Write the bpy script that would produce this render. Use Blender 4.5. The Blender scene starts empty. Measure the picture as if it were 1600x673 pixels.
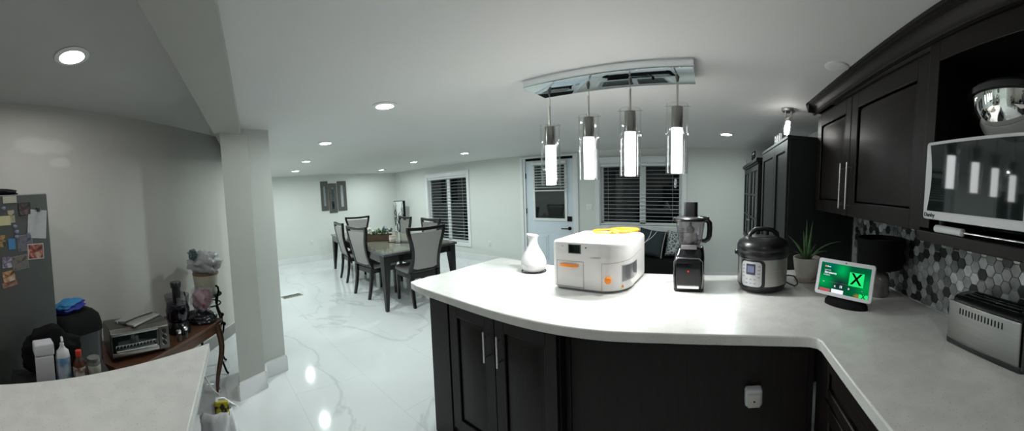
import bpy, bmesh, math, random
from mathutils import Matrix, Vector, noise
PI = math.pi
sc = bpy.context.scene
COL = sc.collection

# ------------------------------------------------------------------ camera, world, exposure
W_PX, H_PX = 1600, 673
F, XF, TX, TY, YC = 505.523, 1110.203, 0.0828086, -0.0186825, 337.915
EYE = 1.4936
def make_camera():
    ct, st, cr, sr = math.cos(TX), math.sin(TX), math.cos(TY), math.sin(TY)
    A = Matrix(((1, 0, 0), (0, ct, -st), (0, st, ct)))
    B = Matrix(((cr, 0, -sr), (0, 1, 0), (sr, 0, cr)))
    R = B @ A                                            # world -> panorama frame
    a0 = (W_PX / 2 - XF) / F
    right, up, fwd = Vector((math.cos(a0), -math.sin(a0), 0)), Vector((0, 0, 1)), Vector((math.sin(a0), math.cos(a0), 0))
    Rt = R.transposed()
    r, u, b = Rt @ right, Rt @ up, -(Rt @ fwd)
    cd = bpy.data.cameras.new('camera')
    cd.type = 'PANO'
    cd.panorama_type = 'CENTRAL_CYLINDRICAL'
    cd.central_cylindrical_range_u_min = -W_PX / 2 / F
    cd.central_cylindrical_range_u_max = W_PX / 2 / F
    cd.central_cylindrical_range_v_min = (YC - H_PX) / F
    cd.central_cylindrical_range_v_max = YC / F
    cd.central_cylindrical_radius = 1.0
    cd.clip_start = 0.02
    co = bpy.data.objects.new('camera', cd)
    m = Matrix(((r.x, u.x, b.x, 0), (r.y, u.y, b.y, 0), (r.z, u.z, b.z, EYE), (0, 0, 0, 1)))
    co.matrix_world = m
    COL.objects.link(co)
    sc.camera = co
make_camera()
w = bpy.data.worlds.new('night'); sc.world = w; w.use_nodes = True
w.node_tree.nodes['Background'].inputs[0].default_value = (0.01, 0.015, 0.025, 1)
w.node_tree.nodes['Background'].inputs[1].default_value = 0.15
sc.view_settings.view_transform = 'Standard'
sc.view_settings.look = 'None'
sc.view_settings.gamma = 1
sc.view_settings.exposure = 0.0
sc.view_settings.use_curve_mapping = False
DOWNLIGHT_W = 15.0        # dining room recessed lights
DOWN_COL = (0.88, 1.0, 0.965)
NOOK_W = 4.2
PENDANT_DOWN_W = 4.2
PENDANT_GLOW = 8.0

# ------------------------------------------------------------------ materials
def nodes(m):
    m.use_nodes = True
    nt = m.node_tree
    return nt, nt.nodes['Principled BSDF']
def mat(name, col, rough=0.5, metal=0.0, var=0.0, scale=8.0, bump=0.0, bscale=60.0, emis=None, es=0.0, coat=0.0, alpha=1.0, stretch=None, spec=None):
    m = bpy.data.materials.new(name)
    nt, p = nodes(m)
    p.inputs['Base Color'].default_value = (*col, 1)
    p.inputs['Roughness'].default_value = rough
    p.inputs['Metallic'].default_value = metal
    if coat: p.inputs['Coat Weight'].default_value = coat; p.inputs['Coat Roughness'].default_value = 0.06
    if spec is not None: p.inputs['Specular IOR Level'].default_value = spec
    if emis: p.inputs['Emission Color'].default_value = (*emis, 1); p.inputs['Emission Strength'].default_value = es
    tc = nt.nodes.new('ShaderNodeTexCoord')
    mp = nt.nodes.new('ShaderNodeMapping'); nt.links.new(tc.outputs['Object'], mp.inputs[0])
    if stretch: mp.inputs['Scale'].default_value = stretch
    v = max(var, 0.02)
    n = nt.nodes.new('ShaderNodeTexNoise'); n.inputs['Scale'].default_value = scale; n.inputs['Detail'].default_value = 5
    nt.links.new(mp.outputs[0], n.inputs['Vector'])
    r = nt.nodes.new('ShaderNodeValToRGB'); nt.links.new(n.outputs['Fac'], r.inputs[0])
    r.color_ramp.elements[0].position = 0.3; r.color_ramp.elements[1].position = 0.7
    r.color_ramp.elements[0].color = (*[c * (1 - v) for c in col], 1)
    r.color_ramp.elements[1].color = (*[min(1, c * (1 + v)) for c in col], 1)
    nt.links.new(r.outputs[0], p.inputs['Base Color'])
    if bump:
        n2 = nt.nodes.new('ShaderNodeTexNoise'); n2.inputs['Scale'].default_value = bscale
        nt.links.new(mp.outputs[0], n2.inputs['Vector'])
        b = nt.nodes.new('ShaderNodeBump'); b.inputs['Strength'].default_value = bump; b.inputs['Distance'].default_value = 0.01
        nt.links.new(n2.outputs['Fac'], b.inputs['Height']); nt.links.new(b.outputs[0], p.inputs['Normal'])
    return m
def emit(name, col, s):
    m = bpy.data.materials.new(name); m.use_nodes = True
    nt = m.node_tree; nt.nodes.clear()
    e = nt.nodes.new('ShaderNodeEmission'); e.inputs[0].default_value = (*col, 1); e.inputs[1].default_value = s
    o = nt.nodes.new('ShaderNodeOutputMaterial'); nt.links.new(e.outputs[0], o.inputs[0])
    return m
def thin_glass(name, tint=(1, 1, 1), rough=0.02, refl=1.0, ior=1.45):
    m = bpy.data.materials.new(name); m.use_nodes = True
    nt = m.node_tree; nt.nodes.clear()
    t = nt.nodes.new('ShaderNodeBsdfTransparent'); t.inputs[0].default_value = (*tint, 1)
    g = nt.nodes.new('ShaderNodeBsdfGlossy'); g.inputs['Roughness'].default_value = rough
    f = nt.nodes.new('ShaderNodeLayerWeight'); f.inputs[0].default_value = 0.5
    pw = nt.nodes.new('ShaderNodeMath'); pw.operation = 'POWER'; pw.inputs[1].default_value = 5.0
    nt.links.new(f.outputs['Facing'], pw.inputs[0])
    mm = nt.nodes.new('ShaderNodeMath'); mm.operation = 'MULTIPLY_ADD'; mm.inputs[1].default_value = 0.55 * refl; mm.inputs[2].default_value = 0.045 * refl; mm.use_clamp = True
    nt.links.new(pw.outputs[0], mm.inputs[0])
    x = nt.nodes.new('ShaderNodeMixShader'); o = nt.nodes.new('ShaderNodeOutputMaterial')
    nt.links.new(mm.outputs[0], x.inputs[0]); nt.links.new(t.outputs[0], x.inputs[1]); nt.links.new(g.outputs[0], x.inputs[2])
    nt.links.new(x.outputs[0], o.inputs[0])
    return m
def film(name, col, op, rough=0.25):
    """thin plastic film: part see-through, part white scatter with a gloss"""
    m = bpy.data.materials.new(name)
    nt, p = nodes(m)
    p.inputs['Base Color'].default_value = (*col, 1); p.inputs['Roughness'].default_value = rough
    t = nt.nodes.new('ShaderNodeBsdfTransparent')
    x = nt.nodes.new('ShaderNodeMixShader')
    n = nt.nodes.new('ShaderNodeTexNoise'); n.inputs['Scale'].default_value = 30
    r = nt.nodes.new('ShaderNodeMapRange'); r.inputs['To Min'].default_value = op - 0.12; r.inputs['To Max'].default_value = op + 0.12
    nt.links.new(n.outputs['Fac'], r.inputs['Value']); nt.links.new(r.outputs[0], x.inputs[0])
    nt.links.new(t.outputs[0], x.inputs[1]); nt.links.new(p.outputs[0], x.inputs[2])
    nt.links.new(x.outputs[0], nt.nodes['Material Output'].inputs[0])
    return m

M = {}
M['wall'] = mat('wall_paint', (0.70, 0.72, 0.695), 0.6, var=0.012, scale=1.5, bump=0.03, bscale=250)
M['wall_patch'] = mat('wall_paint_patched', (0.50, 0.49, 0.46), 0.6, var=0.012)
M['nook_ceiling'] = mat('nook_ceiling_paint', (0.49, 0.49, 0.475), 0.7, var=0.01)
M['ceiling'] = mat('ceiling_paint', (0.65, 0.65, 0.64), 0.7, var=0.01, scale=1.2, bump=0.02, bscale=200)
M['trim'] = mat('white_trim', (0.78, 0.79, 0.80), 0.35)
M['beam'] = mat('beam_paint_shaded', (0.40, 0.40, 0.375), 0.55, var=0.01)  # whitish wall paint, its shadow side put into a darker base colour
def nook_patches():
    nt, p = nodes(M['wall_patch'])
    # two pale patches of fresh filler on the wall
    geo = nt.nodes.new('ShaderNodeNewGeometry')
    last = p.inputs['Base Color'].links[0].from_socket
    for (c, s, e) in (((-2.02, -1.04, 2.04), (.23, .2, .06), 1.6), ((-2.12, -0.95, 1.925), (.085, .08, .04), 1.3)):
        vm = nt.nodes.new('ShaderNodeVectorMath'); vm.operation = 'SUBTRACT'; vm.inputs[1].default_value = c
        nt.links.new(geo.outputs['Position'], vm.inputs[0])
        dv = nt.nodes.new('ShaderNodeVectorMath'); dv.operation = 'DIVIDE'; dv.inputs[1].default_value = s
        nt.links.new(vm.outputs[0], dv.inputs[0])
        ln = nt.nodes.new('ShaderNodeVectorMath'); ln.operation = 'LENGTH'; nt.links.new(dv.outputs[0], ln.inputs[0])
        nz = nt.nodes.new('ShaderNodeTexNoise'); nz.inputs['Scale'].default_value = 9
        nt.links.new(geo.outputs['Position'], nz.inputs['Vector'])
        ad = nt.nodes.new('ShaderNodeMath'); ad.operation = 'ADD'; nt.links.new(ln.outputs['Value'], ad.inputs[0]); nt.links.new(nz.outputs['Fac'], ad.inputs[1])
        mr = nt.nodes.new('ShaderNodeMapRange'); mr.inputs['From Min'].default_value = 1.25; mr.inputs['From Max'].default_value = 1.75
        mr.inputs['To Min'].default_value = 0.6; mr.inputs['To Max'].default_value = 0.0
        nt.links.new(ad.outputs[0], mr.inputs['Value'])
        mx = nt.nodes.new('ShaderNodeMixRGB'); mx.inputs[2].default_value = (0.63, 0.64, 0.61, 1)
        nt.links.new(mr.outputs[0], mx.inputs[0]); nt.links.new(last, mx.inputs[1]); last = mx.outputs[0]
    nt.links.new(last, p.inputs['Base Color'])
nook_patches()
def marble():
    m = bpy.data.materials.new('polished_marble_tile'); nt, p = nodes(m)
    tc = nt.nodes.new('ShaderNodeTexCoord')
    n1 = nt.nodes.new('ShaderNodeTexNoise'); n1.inputs['Scale'].default_value = 0.55; n1.inputs['Detail'].default_value = 8; n1.inputs['Distortion'].default_value = 1.6
    nt.links.new(tc.outputs['Object'], n1.inputs['Vector'])
    r1 = nt.nodes.new('ShaderNodeValToRGB'); nt.links.new(n1.outputs['Fac'], r1.inputs[0])
    e = r1.color_ramp.elements
    e[0].position = 0.40; e[0].color = (0.80, 0.82, 0.83, 1); e[1].position = 0.60; e[1].color = (0.80, 0.82, 0.83, 1)
    a = e.new(0.488); a.color = (0.80, 0.82, 0.83, 1); b = e.new(0.5); b.color = (0.66, 0.68, 0.69, 1); c = e.new(0.512); c.color = (0.79, 0.81, 0.82, 1)
    n2 = nt.nodes.new('ShaderNodeTexNoise'); n2.inputs['Scale'].default_value = 0.9; n2.inputs['Detail'].default_value = 4
    nt.links.new(tc.outputs['Object'], n2.inputs['Vector'])
    r2 = nt.nodes.new('ShaderNodeValToRGB'); nt.links.new(n2.outputs['Fac'], r2.inputs[0])
    r2.color_ramp.elements[0].position = 0.35; r2.color_ramp.elements[0].color = (0.86, 0.87, 0.88, 1)
    r2.color_ramp.elements[1].position = 0.7; r2.color_ramp.elements[1].color = (1, 1, 1, 1)
    mx = nt.nodes.new('ShaderNodeMixRGB'); mx.blend_type = 'MULTIPLY'; mx.inputs[0].default_value = 1
    nt.links.new(r1.outputs[0], mx.inputs[1]); nt.links.new(r2.outputs[0], mx.inputs[2])
    bk = nt.nodes.new('ShaderNodeTexBrick'); bk.inputs['Scale'].default_value = 1.0
    bk.inputs['Brick Width'].default_value = 1.2; bk.inputs['Row Height'].default_value = 0.6; bk.inputs['Mortar Size'].default_value = 0.0018
    bk.inputs['Color1'].default_value = (1, 1, 1, 1); bk.inputs['Color2'].default_value = (1, 1, 1, 1); bk.inputs['Mortar'].default_value = (0.80, 0.81, 0.82, 1)
    nt.links.new(tc.outputs['Object'], bk.inputs['Vector'])
    m2 = nt.nodes.new('ShaderNodeMixRGB'); m2.blend_type = 'MULTIPLY'; m2.inputs[0].default_value = 1
    nt.links.new(mx.outputs[0], m2.inputs[1]); nt.links.new(bk.outputs[0], m2.inputs[2])
    nt.links.new(m2.outputs[0], p.inputs['Base Color'])
    p.inputs['Roughness'].default_value = 0.07
    return m
M['floor'] = marble()
def quartz():
    m = bpy.data.materials.new('white_quartz'); nt, p = nodes(m)
    tc = nt.nodes.new('ShaderNodeTexCoord')
    v = nt.nodes.new('ShaderNodeTexVoronoi'); v.inputs['Scale'].default_value = 85
    nt.links.new(tc.outputs['Object'], v.inputs['Vector'])
    r = nt.nodes.new('ShaderNodeValToRGB'); nt.links.new(v.outputs['Distance'], r.inputs[0])
    r.color_ramp.elements[0].position = 0.10; r.color_ramp.elements[0].color = (0.53, 0.52, 0.50, 1)
    r.color_ramp.elements[1].position = 0.20; r.color_ramp.elements[1].color = (0.70, 0.695, 0.67, 1)
    n = nt.nodes.new('ShaderNodeTexNoise'); n.inputs['Scale'].default_value = 14; n.inputs['Detail'].default_value = 6
    nt.links.new(tc.outputs['Object'], n.inputs['Vector'])
    r2 = nt.nodes.new('ShaderNodeValToRGB'); nt.links.new(n.outputs['Fac'], r2.inputs[0])
    r2.color_ramp.elements[0].position = 0.40; r2.color_ramp.elements[0].color = (0.93, 0.93, 0.93, 1)
    r2.color_ramp.elements[1].position = 0.60; r2.color_ramp.elements[1].color = (1, 1, 1, 1)
    mx = nt.nodes.new('ShaderNodeMixRGB'); mx.blend_type = 'MULTIPLY'; mx.inputs[0].default_value = 1
    nt.links.new(r.outputs[0], mx.inputs[1]); nt.links.new(r2.outputs[0], mx.inputs[2])
    nt.links.new(mx.outputs[0], p.inputs['Base Color']); p.inputs['Roughness'].default_value = 0.27
    return m
M['quartz'] = quartz()
M['espresso'] = mat('espresso_wood', (0.0120, 0.0086, 0.0082), 0.42, spec=.28, var=0.25, scale=6, bump=0.10, bscale=40, stretch=(14, 14, 1))
M['pantry'] = mat('black_brown_laminate', (0.013, 0.015, 0.0155), 0.45, spec=.3, var=0.15, scale=6, stretch=(12, 12, 1))
M['black'] = mat('black_plastic', (0.012, 0.012, 0.013), 0.3)
M['gloss_black'] = mat('gloss_black_plastic', (0.008, 0.008, 0.010), 0.10)
M['matte_black'] = mat('matte_black', (0.005, 0.005, 0.0055), 0.8, spec=.15)
M['lacquer'] = mat('black_lacquered_wood', (0.012, 0.011, 0.012), 0.22, var=0.1)
M['steel'] = mat('brushed_steel', (0.52, 0.51, 0.49), 0.32, 1.0, var=0.06, scale=5, stretch=(1, 1, 60), bump=0.03, bscale=30)
M['toaster_steel'] = mat('toaster_steel', (0.36, 0.36, 0.35), 0.40, 1.0, var=0.05, scale=7, stretch=(1, 1, 40))
M['nickel'] = mat('satin_nickel', (0.62, 0.60, 0.57), 0.28, 1.0)
M['chrome'] = mat('chrome', (0.85, 0.86, 0.87), 0.04, 1.0)
M['fixture_chrome'] = mat('fixture_mirror_chrome', (0.80, 0.84, 0.86), 0.03, 1.0)
M['mirror_bowl'] = mat('polished_bowl_steel', (0.75, 0.75, 0.72), 0.05, 1.0)
M['socket'] = mat('pewter_socket', (0.24, 0.235, 0.22), 0.3, 1.0)
M['glass'] = thin_glass('clear_glass', refl=2.2)
M['pane'] = thin_glass('window_pane', tint=(0.55, 0.6, 0.62), refl=1.0)
M['smoke'] = thin_glass('smoky_jug_plastic', tint=(0.80, 0.78, 0.80), rough=0.08, refl=1.2)
M['purple_jug'] = thin_glass('violet_grey_jug', tint=(0.42, 0.38, 0.46), rough=0.1, refl=1.6)
M['blinds'] = mat('white_blind_slat', (0.74, 0.78, 0.78), 0.4)
M['door_paint'] = mat('pale_grey_blue_door', (0.66, 0.73, 0.79), 0.45)
M['fabric'] = mat('grey_upholstery', (0.36, 0.345, 0.335), 0.8, var=0.06, scale=120, bump=0.15, bscale=500)
M['tabletop'] = mat('grey_lacquer_tabletop', (0.06, 0.06, 0.058), 0.14, var=0.1)
M['tableglass'] = mat('olive_stone_inset', (0.20, 0.195, 0.155), 0.12, var=0.12, scale=10)
M['white_plastic'] = mat('white_plastic', (0.80, 0.79, 0.78), 0.28)
M['appliance_white'] = mat('appliance_white', (0.72, 0.70, 0.69), 0.25)
M['micro_white'] = mat('microwave_white', (0.72, 0.72, 0.74), 0.35)
M['orange'] = mat('orange_plastic', (0.95, 0.27, 0.02), 0.35, emis=(1.0, 0.30, 0.03), es=0.0)
M['yellow'] = mat('amber_yellow_plastic', (0.80, 0.27, 0.008), 0.3)
M['dark_glass'] = mat('dark_glass', (0.006, 0.012, 0.011), 0.04, coat=0.5)
M['led'] = emit('led_white', (0.96, 1.0, 1.0), 14.0)
M['spot_glow'] = emit('spot_bulb', (1.0, 0.97, 0.93), 45.0)

# ------------------------------------------------------------------ mesh helpers
def B(): return bmesh.new()
def xf(bm, verts, M4):
    if M4 is not None: bmesh.ops.transform(bm, matrix=M4, verts=verts)
def box(bm, x0, x1, y0, y1, z0, z1, m=None):
    vs = [bm.verts.new(c) for c in ((x0, y0, z0), (x1, y0, z0), (x1, y1, z0), (x0, y1, z0), (x0, y0, z1), (x1, y0, z1), (x1, y1, z1), (x0, y1, z1))]
    for f in ((3, 2, 1, 0), (4, 5, 6, 7), (0, 1, 5, 4), (1, 2, 6, 5), (2, 3, 7, 6), (3, 0, 4, 7)): bm.faces.new([vs[i] for i in f])
    xf(bm, vs, m); return bm
def rbox(bm, x0, x1, y0, y1, z0, z1, r=0.01, seg=3, m=None):
    b2 = B(); box(b2, x0, x1, y0, y1, z0, z1)
    bmesh.ops.bevel(b2, geom=b2.edges[:], offset=r, segments=seg, profile=0.5, affect='EDGES')
    merge(bm, b2, m); return bm
def merge(bm, b2, m=None):
    if m is not None: bmesh.ops.transform(b2, matrix=m, verts=b2.verts[:])
    me = bpy.data.meshes.new('t'); b2.to_mesh(me); b2.free(); bm.from_mesh(me); bpy.data.meshes.remove(me)
def prism(bm, pts, z0, z1, m=None):
    a = [bm.verts.new((p[0], p[1], z0)) for p in pts]; b = [bm.verts.new((p[0], p[1], z1)) for p in pts]
    n = len(pts)
    ar = sum(pts[i][0] * pts[(i + 1) % n][1] - pts[(i + 1) % n][0] * pts[i][1] for i in range(n))
    if ar < 0: a.reverse(); b.reverse()
    bm.faces.new(a[::-1]); bm.faces.new(b)
    for i in range(n): bm.faces.new((a[i], a[(i + 1) % n], b[(i + 1) % n], b[i]))
    xf(bm, a + b, m); return bm
def lathe(bm, prof, n=40, m=None, cap=True, arc=None):
    rings = []; vs = []
    for r, z in prof:
        if r < 1e-6:
            v = bm.verts.new((0, 0, z)); rings.append([v] * n); vs.append(v)
        else:
            ring = [bm.verts.new((r * math.cos(2 * PI * i / n), r * math.sin(2 * PI * i / n), z)) for i in range(n)]
            rings.append(ring); vs += ring
    for a, b in zip(rings, rings[1:]):
        for i in range(n):
            q = [a[i], a[(i + 1) % n], b[(i + 1) % n], b[i]]
            u = []
            for v in q:
                if v not in u: u.append(v)
            if len(u) > 2: bm.faces.new(u)
    if cap:
        for ring, rev in ((rings[0], True), (rings[-1], False)):
            if ring[0] is not ring[1]:
                bm.faces.new(ring[::-1] if rev else ring)
    xf(bm, vs, m); return bm
def cyl(bm, x, y, z0, z1, r, r2=None, n=28, m=None):
    r2 = r if r2 is None else r2
    T = Matrix.Translation((x, y, 0))
    return lathe(bm, [(r, z0), (r2, z1)], n, (m @ T) if m is not None else T)
def tube(bm, pts, r, n=8, closed=False, m=None, flat=None):
    pts = [Vector(p) for p in pts]; N = len(pts)
    rs = r if isinstance(r, (list, tuple)) else [r] * N
    T = []
    for i in range(N):
        a = pts[(i - 1) % N] if (closed or i > 0) else pts[i]
        b = pts[(i + 1) % N] if (closed or i < N - 1) else pts[i]
        T.append((b - a).normalized())
    up = Vector((0, 0, 1)) if abs(T[0].z) < 0.9 else Vector((0, 1, 0))
    nr = T[0].cross(up).normalized(); rings = []; vs = []
    for i in range(N):
        nr = (nr - T[i] * nr.dot(T[i])).normalized(); bn = T[i].cross(nr)
        fl = flat or 1.0
        ring = [bm.verts.new(pts[i] + (nr * math.cos(2 * PI * k / n) + bn * math.sin(2 * PI * k / n) * fl) * rs[i]) for k in range(n)]
        rings.append(ring); vs += ring
    for i in range(N if closed else N - 1):
        a, b = rings[i], rings[(i + 1) % N]
        for k in range(n): bm.faces.new((a[k], a[(k + 1) % n], b[(k + 1) % n], b[k]))
    if not closed: bm.faces.new(rings[0][::-1]); bm.faces.new(rings[-1])
    xf(bm, vs, m); return bm
def bar(bm, p, q, w, h, m=None):
    """rectangular bar from p to q"""
    p, q = Vector(p), Vector(q); d = (q - p).normalized()
    up = Vector((0, 0, 1)) if abs(d.z) < 0.95 else Vector((0, 1, 0))
    s = d.cross(up).normalized(); u = s.cross(d)
    vs = []
    for c in (p, q):
        for a, b in ((-1, -1), (1, -1), (1, 1), (-1, 1)): vs.append(bm.verts.new(c + s * a * w / 2 + u * b * h / 2))
    for f in ((3, 2, 1, 0), (4, 5, 6, 7), (0, 1, 5, 4), (1, 2, 6, 5), (2, 3, 7, 6), (3, 0, 4, 7)): bm.faces.new([vs[i] for i in f])
    xf(bm, vs, m); return bm
def blob(bm, c, r, seed=0, amp=0.2, sub=3, freq=2.0, flat_bottom=None, m=None):
    b2 = B(); bmesh.ops.create_icosphere(b2, subdivisions=sub, radius=1.0)
    off = Vector((seed * 7.13, seed * 3.7, seed * 1.9))
    for v in b2.verts:
        d = v.co.normalized(); k = 1 + amp * (noise.noise(d * freq + off) + 0.5 * noise.noise(d * freq * 2.7 + off))
        v.co = Vector((d.x * r[0] * k + c[0], d.y * r[1] * k + c[1], d.z * r[2] * k + c[2]))
        if flat_bottom is not None and v.co.z < flat_bottom: v.co.z = flat_bottom
    merge(bm, b2, m); return bm
def loft(bm, rings, m=None, cap=True):
    R = [[bm.verts.new(p) for p in ring] for ring in rings]; n = len(R[0])
    for a, b in zip(R, R[1:]):
        for k in range(n): bm.faces.new((a[k], a[(k + 1) % n], b[(k + 1) % n], b[k]))
    if cap: bm.faces.new(R[0][::-1]); bm.faces.new(R[-1])
    xf(bm, [v for r in R for v in r], m); return bm
def rrect(x0, x1, y0, y1, r, n=6):
    rs = r if isinstance(r, (list, tuple)) else [r] * 4       # order: (x1,y0) (x1,y1) (x0,y1) (x0,y0)
    out = []
    for (cx, cy, a0), q in zip(((x1, y0, -90), (x1, y1, 0), (x0, y1, 90), (x0, y0, 180)), rs):
        sx = -1 if cx == x1 else 1; sy = 1 if cy == y0 else -1
        ox, oy = cx + sx * q, cy + sy * q
        for k in range(n + 1):
            a = math.radians(a0 + 90 * k / n); out.append((ox + q * math.cos(a), oy + q * math.sin(a)))
    return out
def obj(name, bm, m, parent=None, loc=None, bevel=0, smooth=40, rotz=None, seg=2):
    bmesh.ops.recalc_face_normals(bm, faces=bm.faces[:])
    me = bpy.data.meshes.new(name); bm.to_mesh(me); bm.free()
    me.materials.append(M[m] if isinstance(m, str) else m)
    for p in me.polygons: p.use_smooth = True
    me.set_sharp_from_angle(angle=math.radians(smooth))
    o = bpy.data.objects.new(name, me); COL.objects.link(o)
    if parent: o.parent = parent
    if loc: o.location = loc
    if rotz is not None: o.rotation_euler[2] = rotz
    if bevel:
        md = o.modifiers.new('bevel', 'BEVEL'); md.width = bevel; md.segments = seg; md.limit_method = 'ANGLE'; md.angle_limit = math.radians(35)
    return o
def tag(o, label, cat, group=None, kind=None):
    o['label'] = label; o['category'] = cat
    if group: o['group'] = group
    if kind: o['kind'] = kind
    return o
def thing(name, label, cat, loc=(0, 0, 0), rotz=0, group=None):
    o = bpy.data.objects.new(name, None); COL.objects.link(o); o.empty_display_size = 0.1
    o.location = loc; o.rotation_euler = (0, 0, rotz)
    return tag(o, label, cat, group)
def struct(name, bm, m, parent=None, bevel=0, **k):
    o = obj(name, bm, m, parent, bevel=bevel, **k)
    if parent is None: o['kind'] = 'structure'
    return o
def copy_tree(o, parent=None):
    c = o.copy(); COL.objects.link(c)
    if parent: c.parent = parent
    for ch in list(o.children): copy_tree(ch, c)
    return c
def text(name, s, size, m, parent, mtx, ext=0.0006, bold=False, sx=1.0):
    cu = bpy.data.curves.new(name, 'FONT'); cu.body = s; cu.size = size; cu.extrude = ext
    cu.align_x = 'CENTER'; cu.align_y = 'CENTER'
    if bold: cu.offset = size * 0.02
    t = bpy.data.objects.new('t', cu); COL.objects.link(t)
    me = bpy.data.meshes.new_from_object(t.evaluated_get(bpy.context.evaluated_depsgraph_get()))
    bpy.data.objects.remove(t); bpy.data.curves.remove(cu)
    me.transform(mtx @ Matrix.Diagonal((sx, 1, 1, 1)))
    me.materials.clear(); me.materials.append(M[m] if isinstance(m, str) else m)
    o = bpy.data.objects.new(name, me); COL.objects.link(o)
    if parent: o.parent = parent
    return o
def rot(a, ax): return Matrix.Rotation(a, 4, ax)
def tr(x, y, z): return Matrix.Translation((x, y, z))
FACE_Y = rot(PI / 2, 'X')                       # text standing, read from -Y
def area_lamp(name, loc, size, power, col, parent=None, spread=PI, target=None):
    ld = bpy.data.lights.new(name, 'AREA'); ld.shape = 'DISK'; ld.size = size; ld.energy = power; ld.color = col; ld.spread = spread
    o = bpy.data.objects.new(name, ld); COL.objects.link(o); o.location = loc
    if parent: o.parent = parent
    return o
# ------------------------------------------------------------------ setting
CEIL, NCEIL = 2.149, 2.33
YW, XA, XR = 5.244, -7.639, 1.098
bn = lambda x: -0.165 * x - 0.274          # nook side of the beam
bs = lambda x: -0.165 * x - 0.070          # dining side of the beam
dX = lambda y: -3.449 - 1.369 * y          # the slanting nook wall
b = B(); box(b, -8.0, 1.4, -2.2, 5.6, -0.1, 0); struct('floor', b, 'floor')
b = B(); prism(b, [(-7.9, bs(-7.9) - .02), (1.3, bs(1.3) - .02), (1.3, 5.5), (-7.9, 5.5)], CEIL, 2.45); struct('ceiling', b, 'ceiling')
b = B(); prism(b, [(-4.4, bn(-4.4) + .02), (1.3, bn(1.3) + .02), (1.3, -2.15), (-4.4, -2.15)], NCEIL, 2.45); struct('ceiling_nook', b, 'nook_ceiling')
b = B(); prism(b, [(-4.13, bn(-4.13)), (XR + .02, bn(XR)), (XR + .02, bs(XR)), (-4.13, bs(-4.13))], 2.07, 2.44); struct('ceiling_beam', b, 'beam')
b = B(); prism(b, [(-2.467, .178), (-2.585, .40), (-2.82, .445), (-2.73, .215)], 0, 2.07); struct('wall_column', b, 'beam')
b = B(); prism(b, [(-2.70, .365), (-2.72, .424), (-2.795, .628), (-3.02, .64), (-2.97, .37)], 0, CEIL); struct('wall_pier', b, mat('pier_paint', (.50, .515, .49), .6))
def base_path(bm, pts, h=0.14, t=0.014):
    for p, q in zip(pts, pts[1:]):
        p, q = Vector((*p, 0)), Vector((*q, 0)); d = (q - p).normalized(); n = Vector((d.y, -d.x, 0))
        e = d * t
        prism(bm, [(p - e)[:2], (q + e)[:2], (q + e + n * t)[:2], (p - e + n * t)[:2]], 0, h - .012)
        prism(bm, [(p - e * .5)[:2], (q + e * .5)[:2], (q + e * .5 + n * t * .6)[:2], (p - e * .5 + n * t * .6)[:2]], h - .012, h)
b = B(); base_path(b, [(-2.73, .215), (-2.467, .178), (-2.585, .40), (-2.72, .424)][::-1][::-1] if False else [(-2.72, .4267), (-2.585, .40), (-2.467, .178), (-2.73, .215)][::-1])
struct('baseboard_column', b, 'trim')
b = B(); base_path(b, [(-2.72, .43), (-2.795, .628), (-3.02, .64)]); struct('baseboard_pier', b, 'trim')

def wall_holes(name, u0, u1, z0, z1, holes, place, m='wall'):
    """wall in (u, z) with rectangular holes; place(bm, u0,u1,z0,z1) adds a box"""
    bm = B(); us = sorted({u0, u1, *[h[0] for h in holes], *[h[1] for h in holes]})
    for a, c in zip(us, us[1:]):
        hs = sorted([h for h in holes if h[0] <= a and h[1] >= c], key=lambda h: h[2]); z = z0
        for h in hs:
            if h[2] > z: place(bm, a, c, z, h[2])
            z = h[3]
        if z < z1: place(bm, a, c, z, z1)
    bmesh.ops.remove_doubles(bm, verts=bm.verts[:], dist=1e-5)
    return struct(name, bm, m)
W1 = (-6.24, -4.90, 0.36, 1.90); W2 = (-1.87, -0.47, 0.87, 1.93); D1 = (-3.42, -2.33, -0.02, 2.09)
wall_holes('wall_window_side', XA - .15, XR + .15, 0, CEIL + .01, [W1, W2, D1], lambda bm, a, c, z, q: box(bm, a, c, YW, YW + .16, z, q))
b = B(); box(b, XA - .15, XA, 1.0, YW + .1, 0, CEIL + .01); struct('wall_far', b, 'wall')
b = B(); prism(b, [(-4.13, .5), (XA - .1, 1.2), (XA - .1, 1.05), (-4.13, .38)], 0, CEIL + .2); struct('wall_passage', b, 'wall')
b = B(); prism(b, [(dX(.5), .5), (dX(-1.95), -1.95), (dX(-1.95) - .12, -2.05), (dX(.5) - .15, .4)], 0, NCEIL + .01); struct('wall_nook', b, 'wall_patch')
b = B(); box(b, -1.0, XR + .1, -2.05, -1.93, 0, NCEIL + .01); struct('wall_back', b, 'wall')
b = B(); box(b, XR, XR + .12, -2.0, YW + .1, 0, NCEIL + .05); struct('wall_right', b, 'wall')
# baseboards of the walls
for nm, p, q in (('far', (XA, 1.2), (XA, YW)), ('nook', (dX(-1.9), -1.9), (dX(.5), .5)), ('passage', (-4.13, .5), (XA, 1.2))):
    b = B(); base_path(b, [p, q] if nm != 'nook' else [q, p], t=.014)
    o = struct('baseboard_' + nm, b, 'trim')
    if nm == 'nook':
        pass
b = B()
for a, c in ((XA, D1[0] - .09), (D1[1] + .09, XR)): box(b, a, c, YW - .014, YW, 0, .13); box(b, a, c, YW - .008, YW, .13, .14)
struct('baseboard_window_side', b, 'trim')

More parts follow.
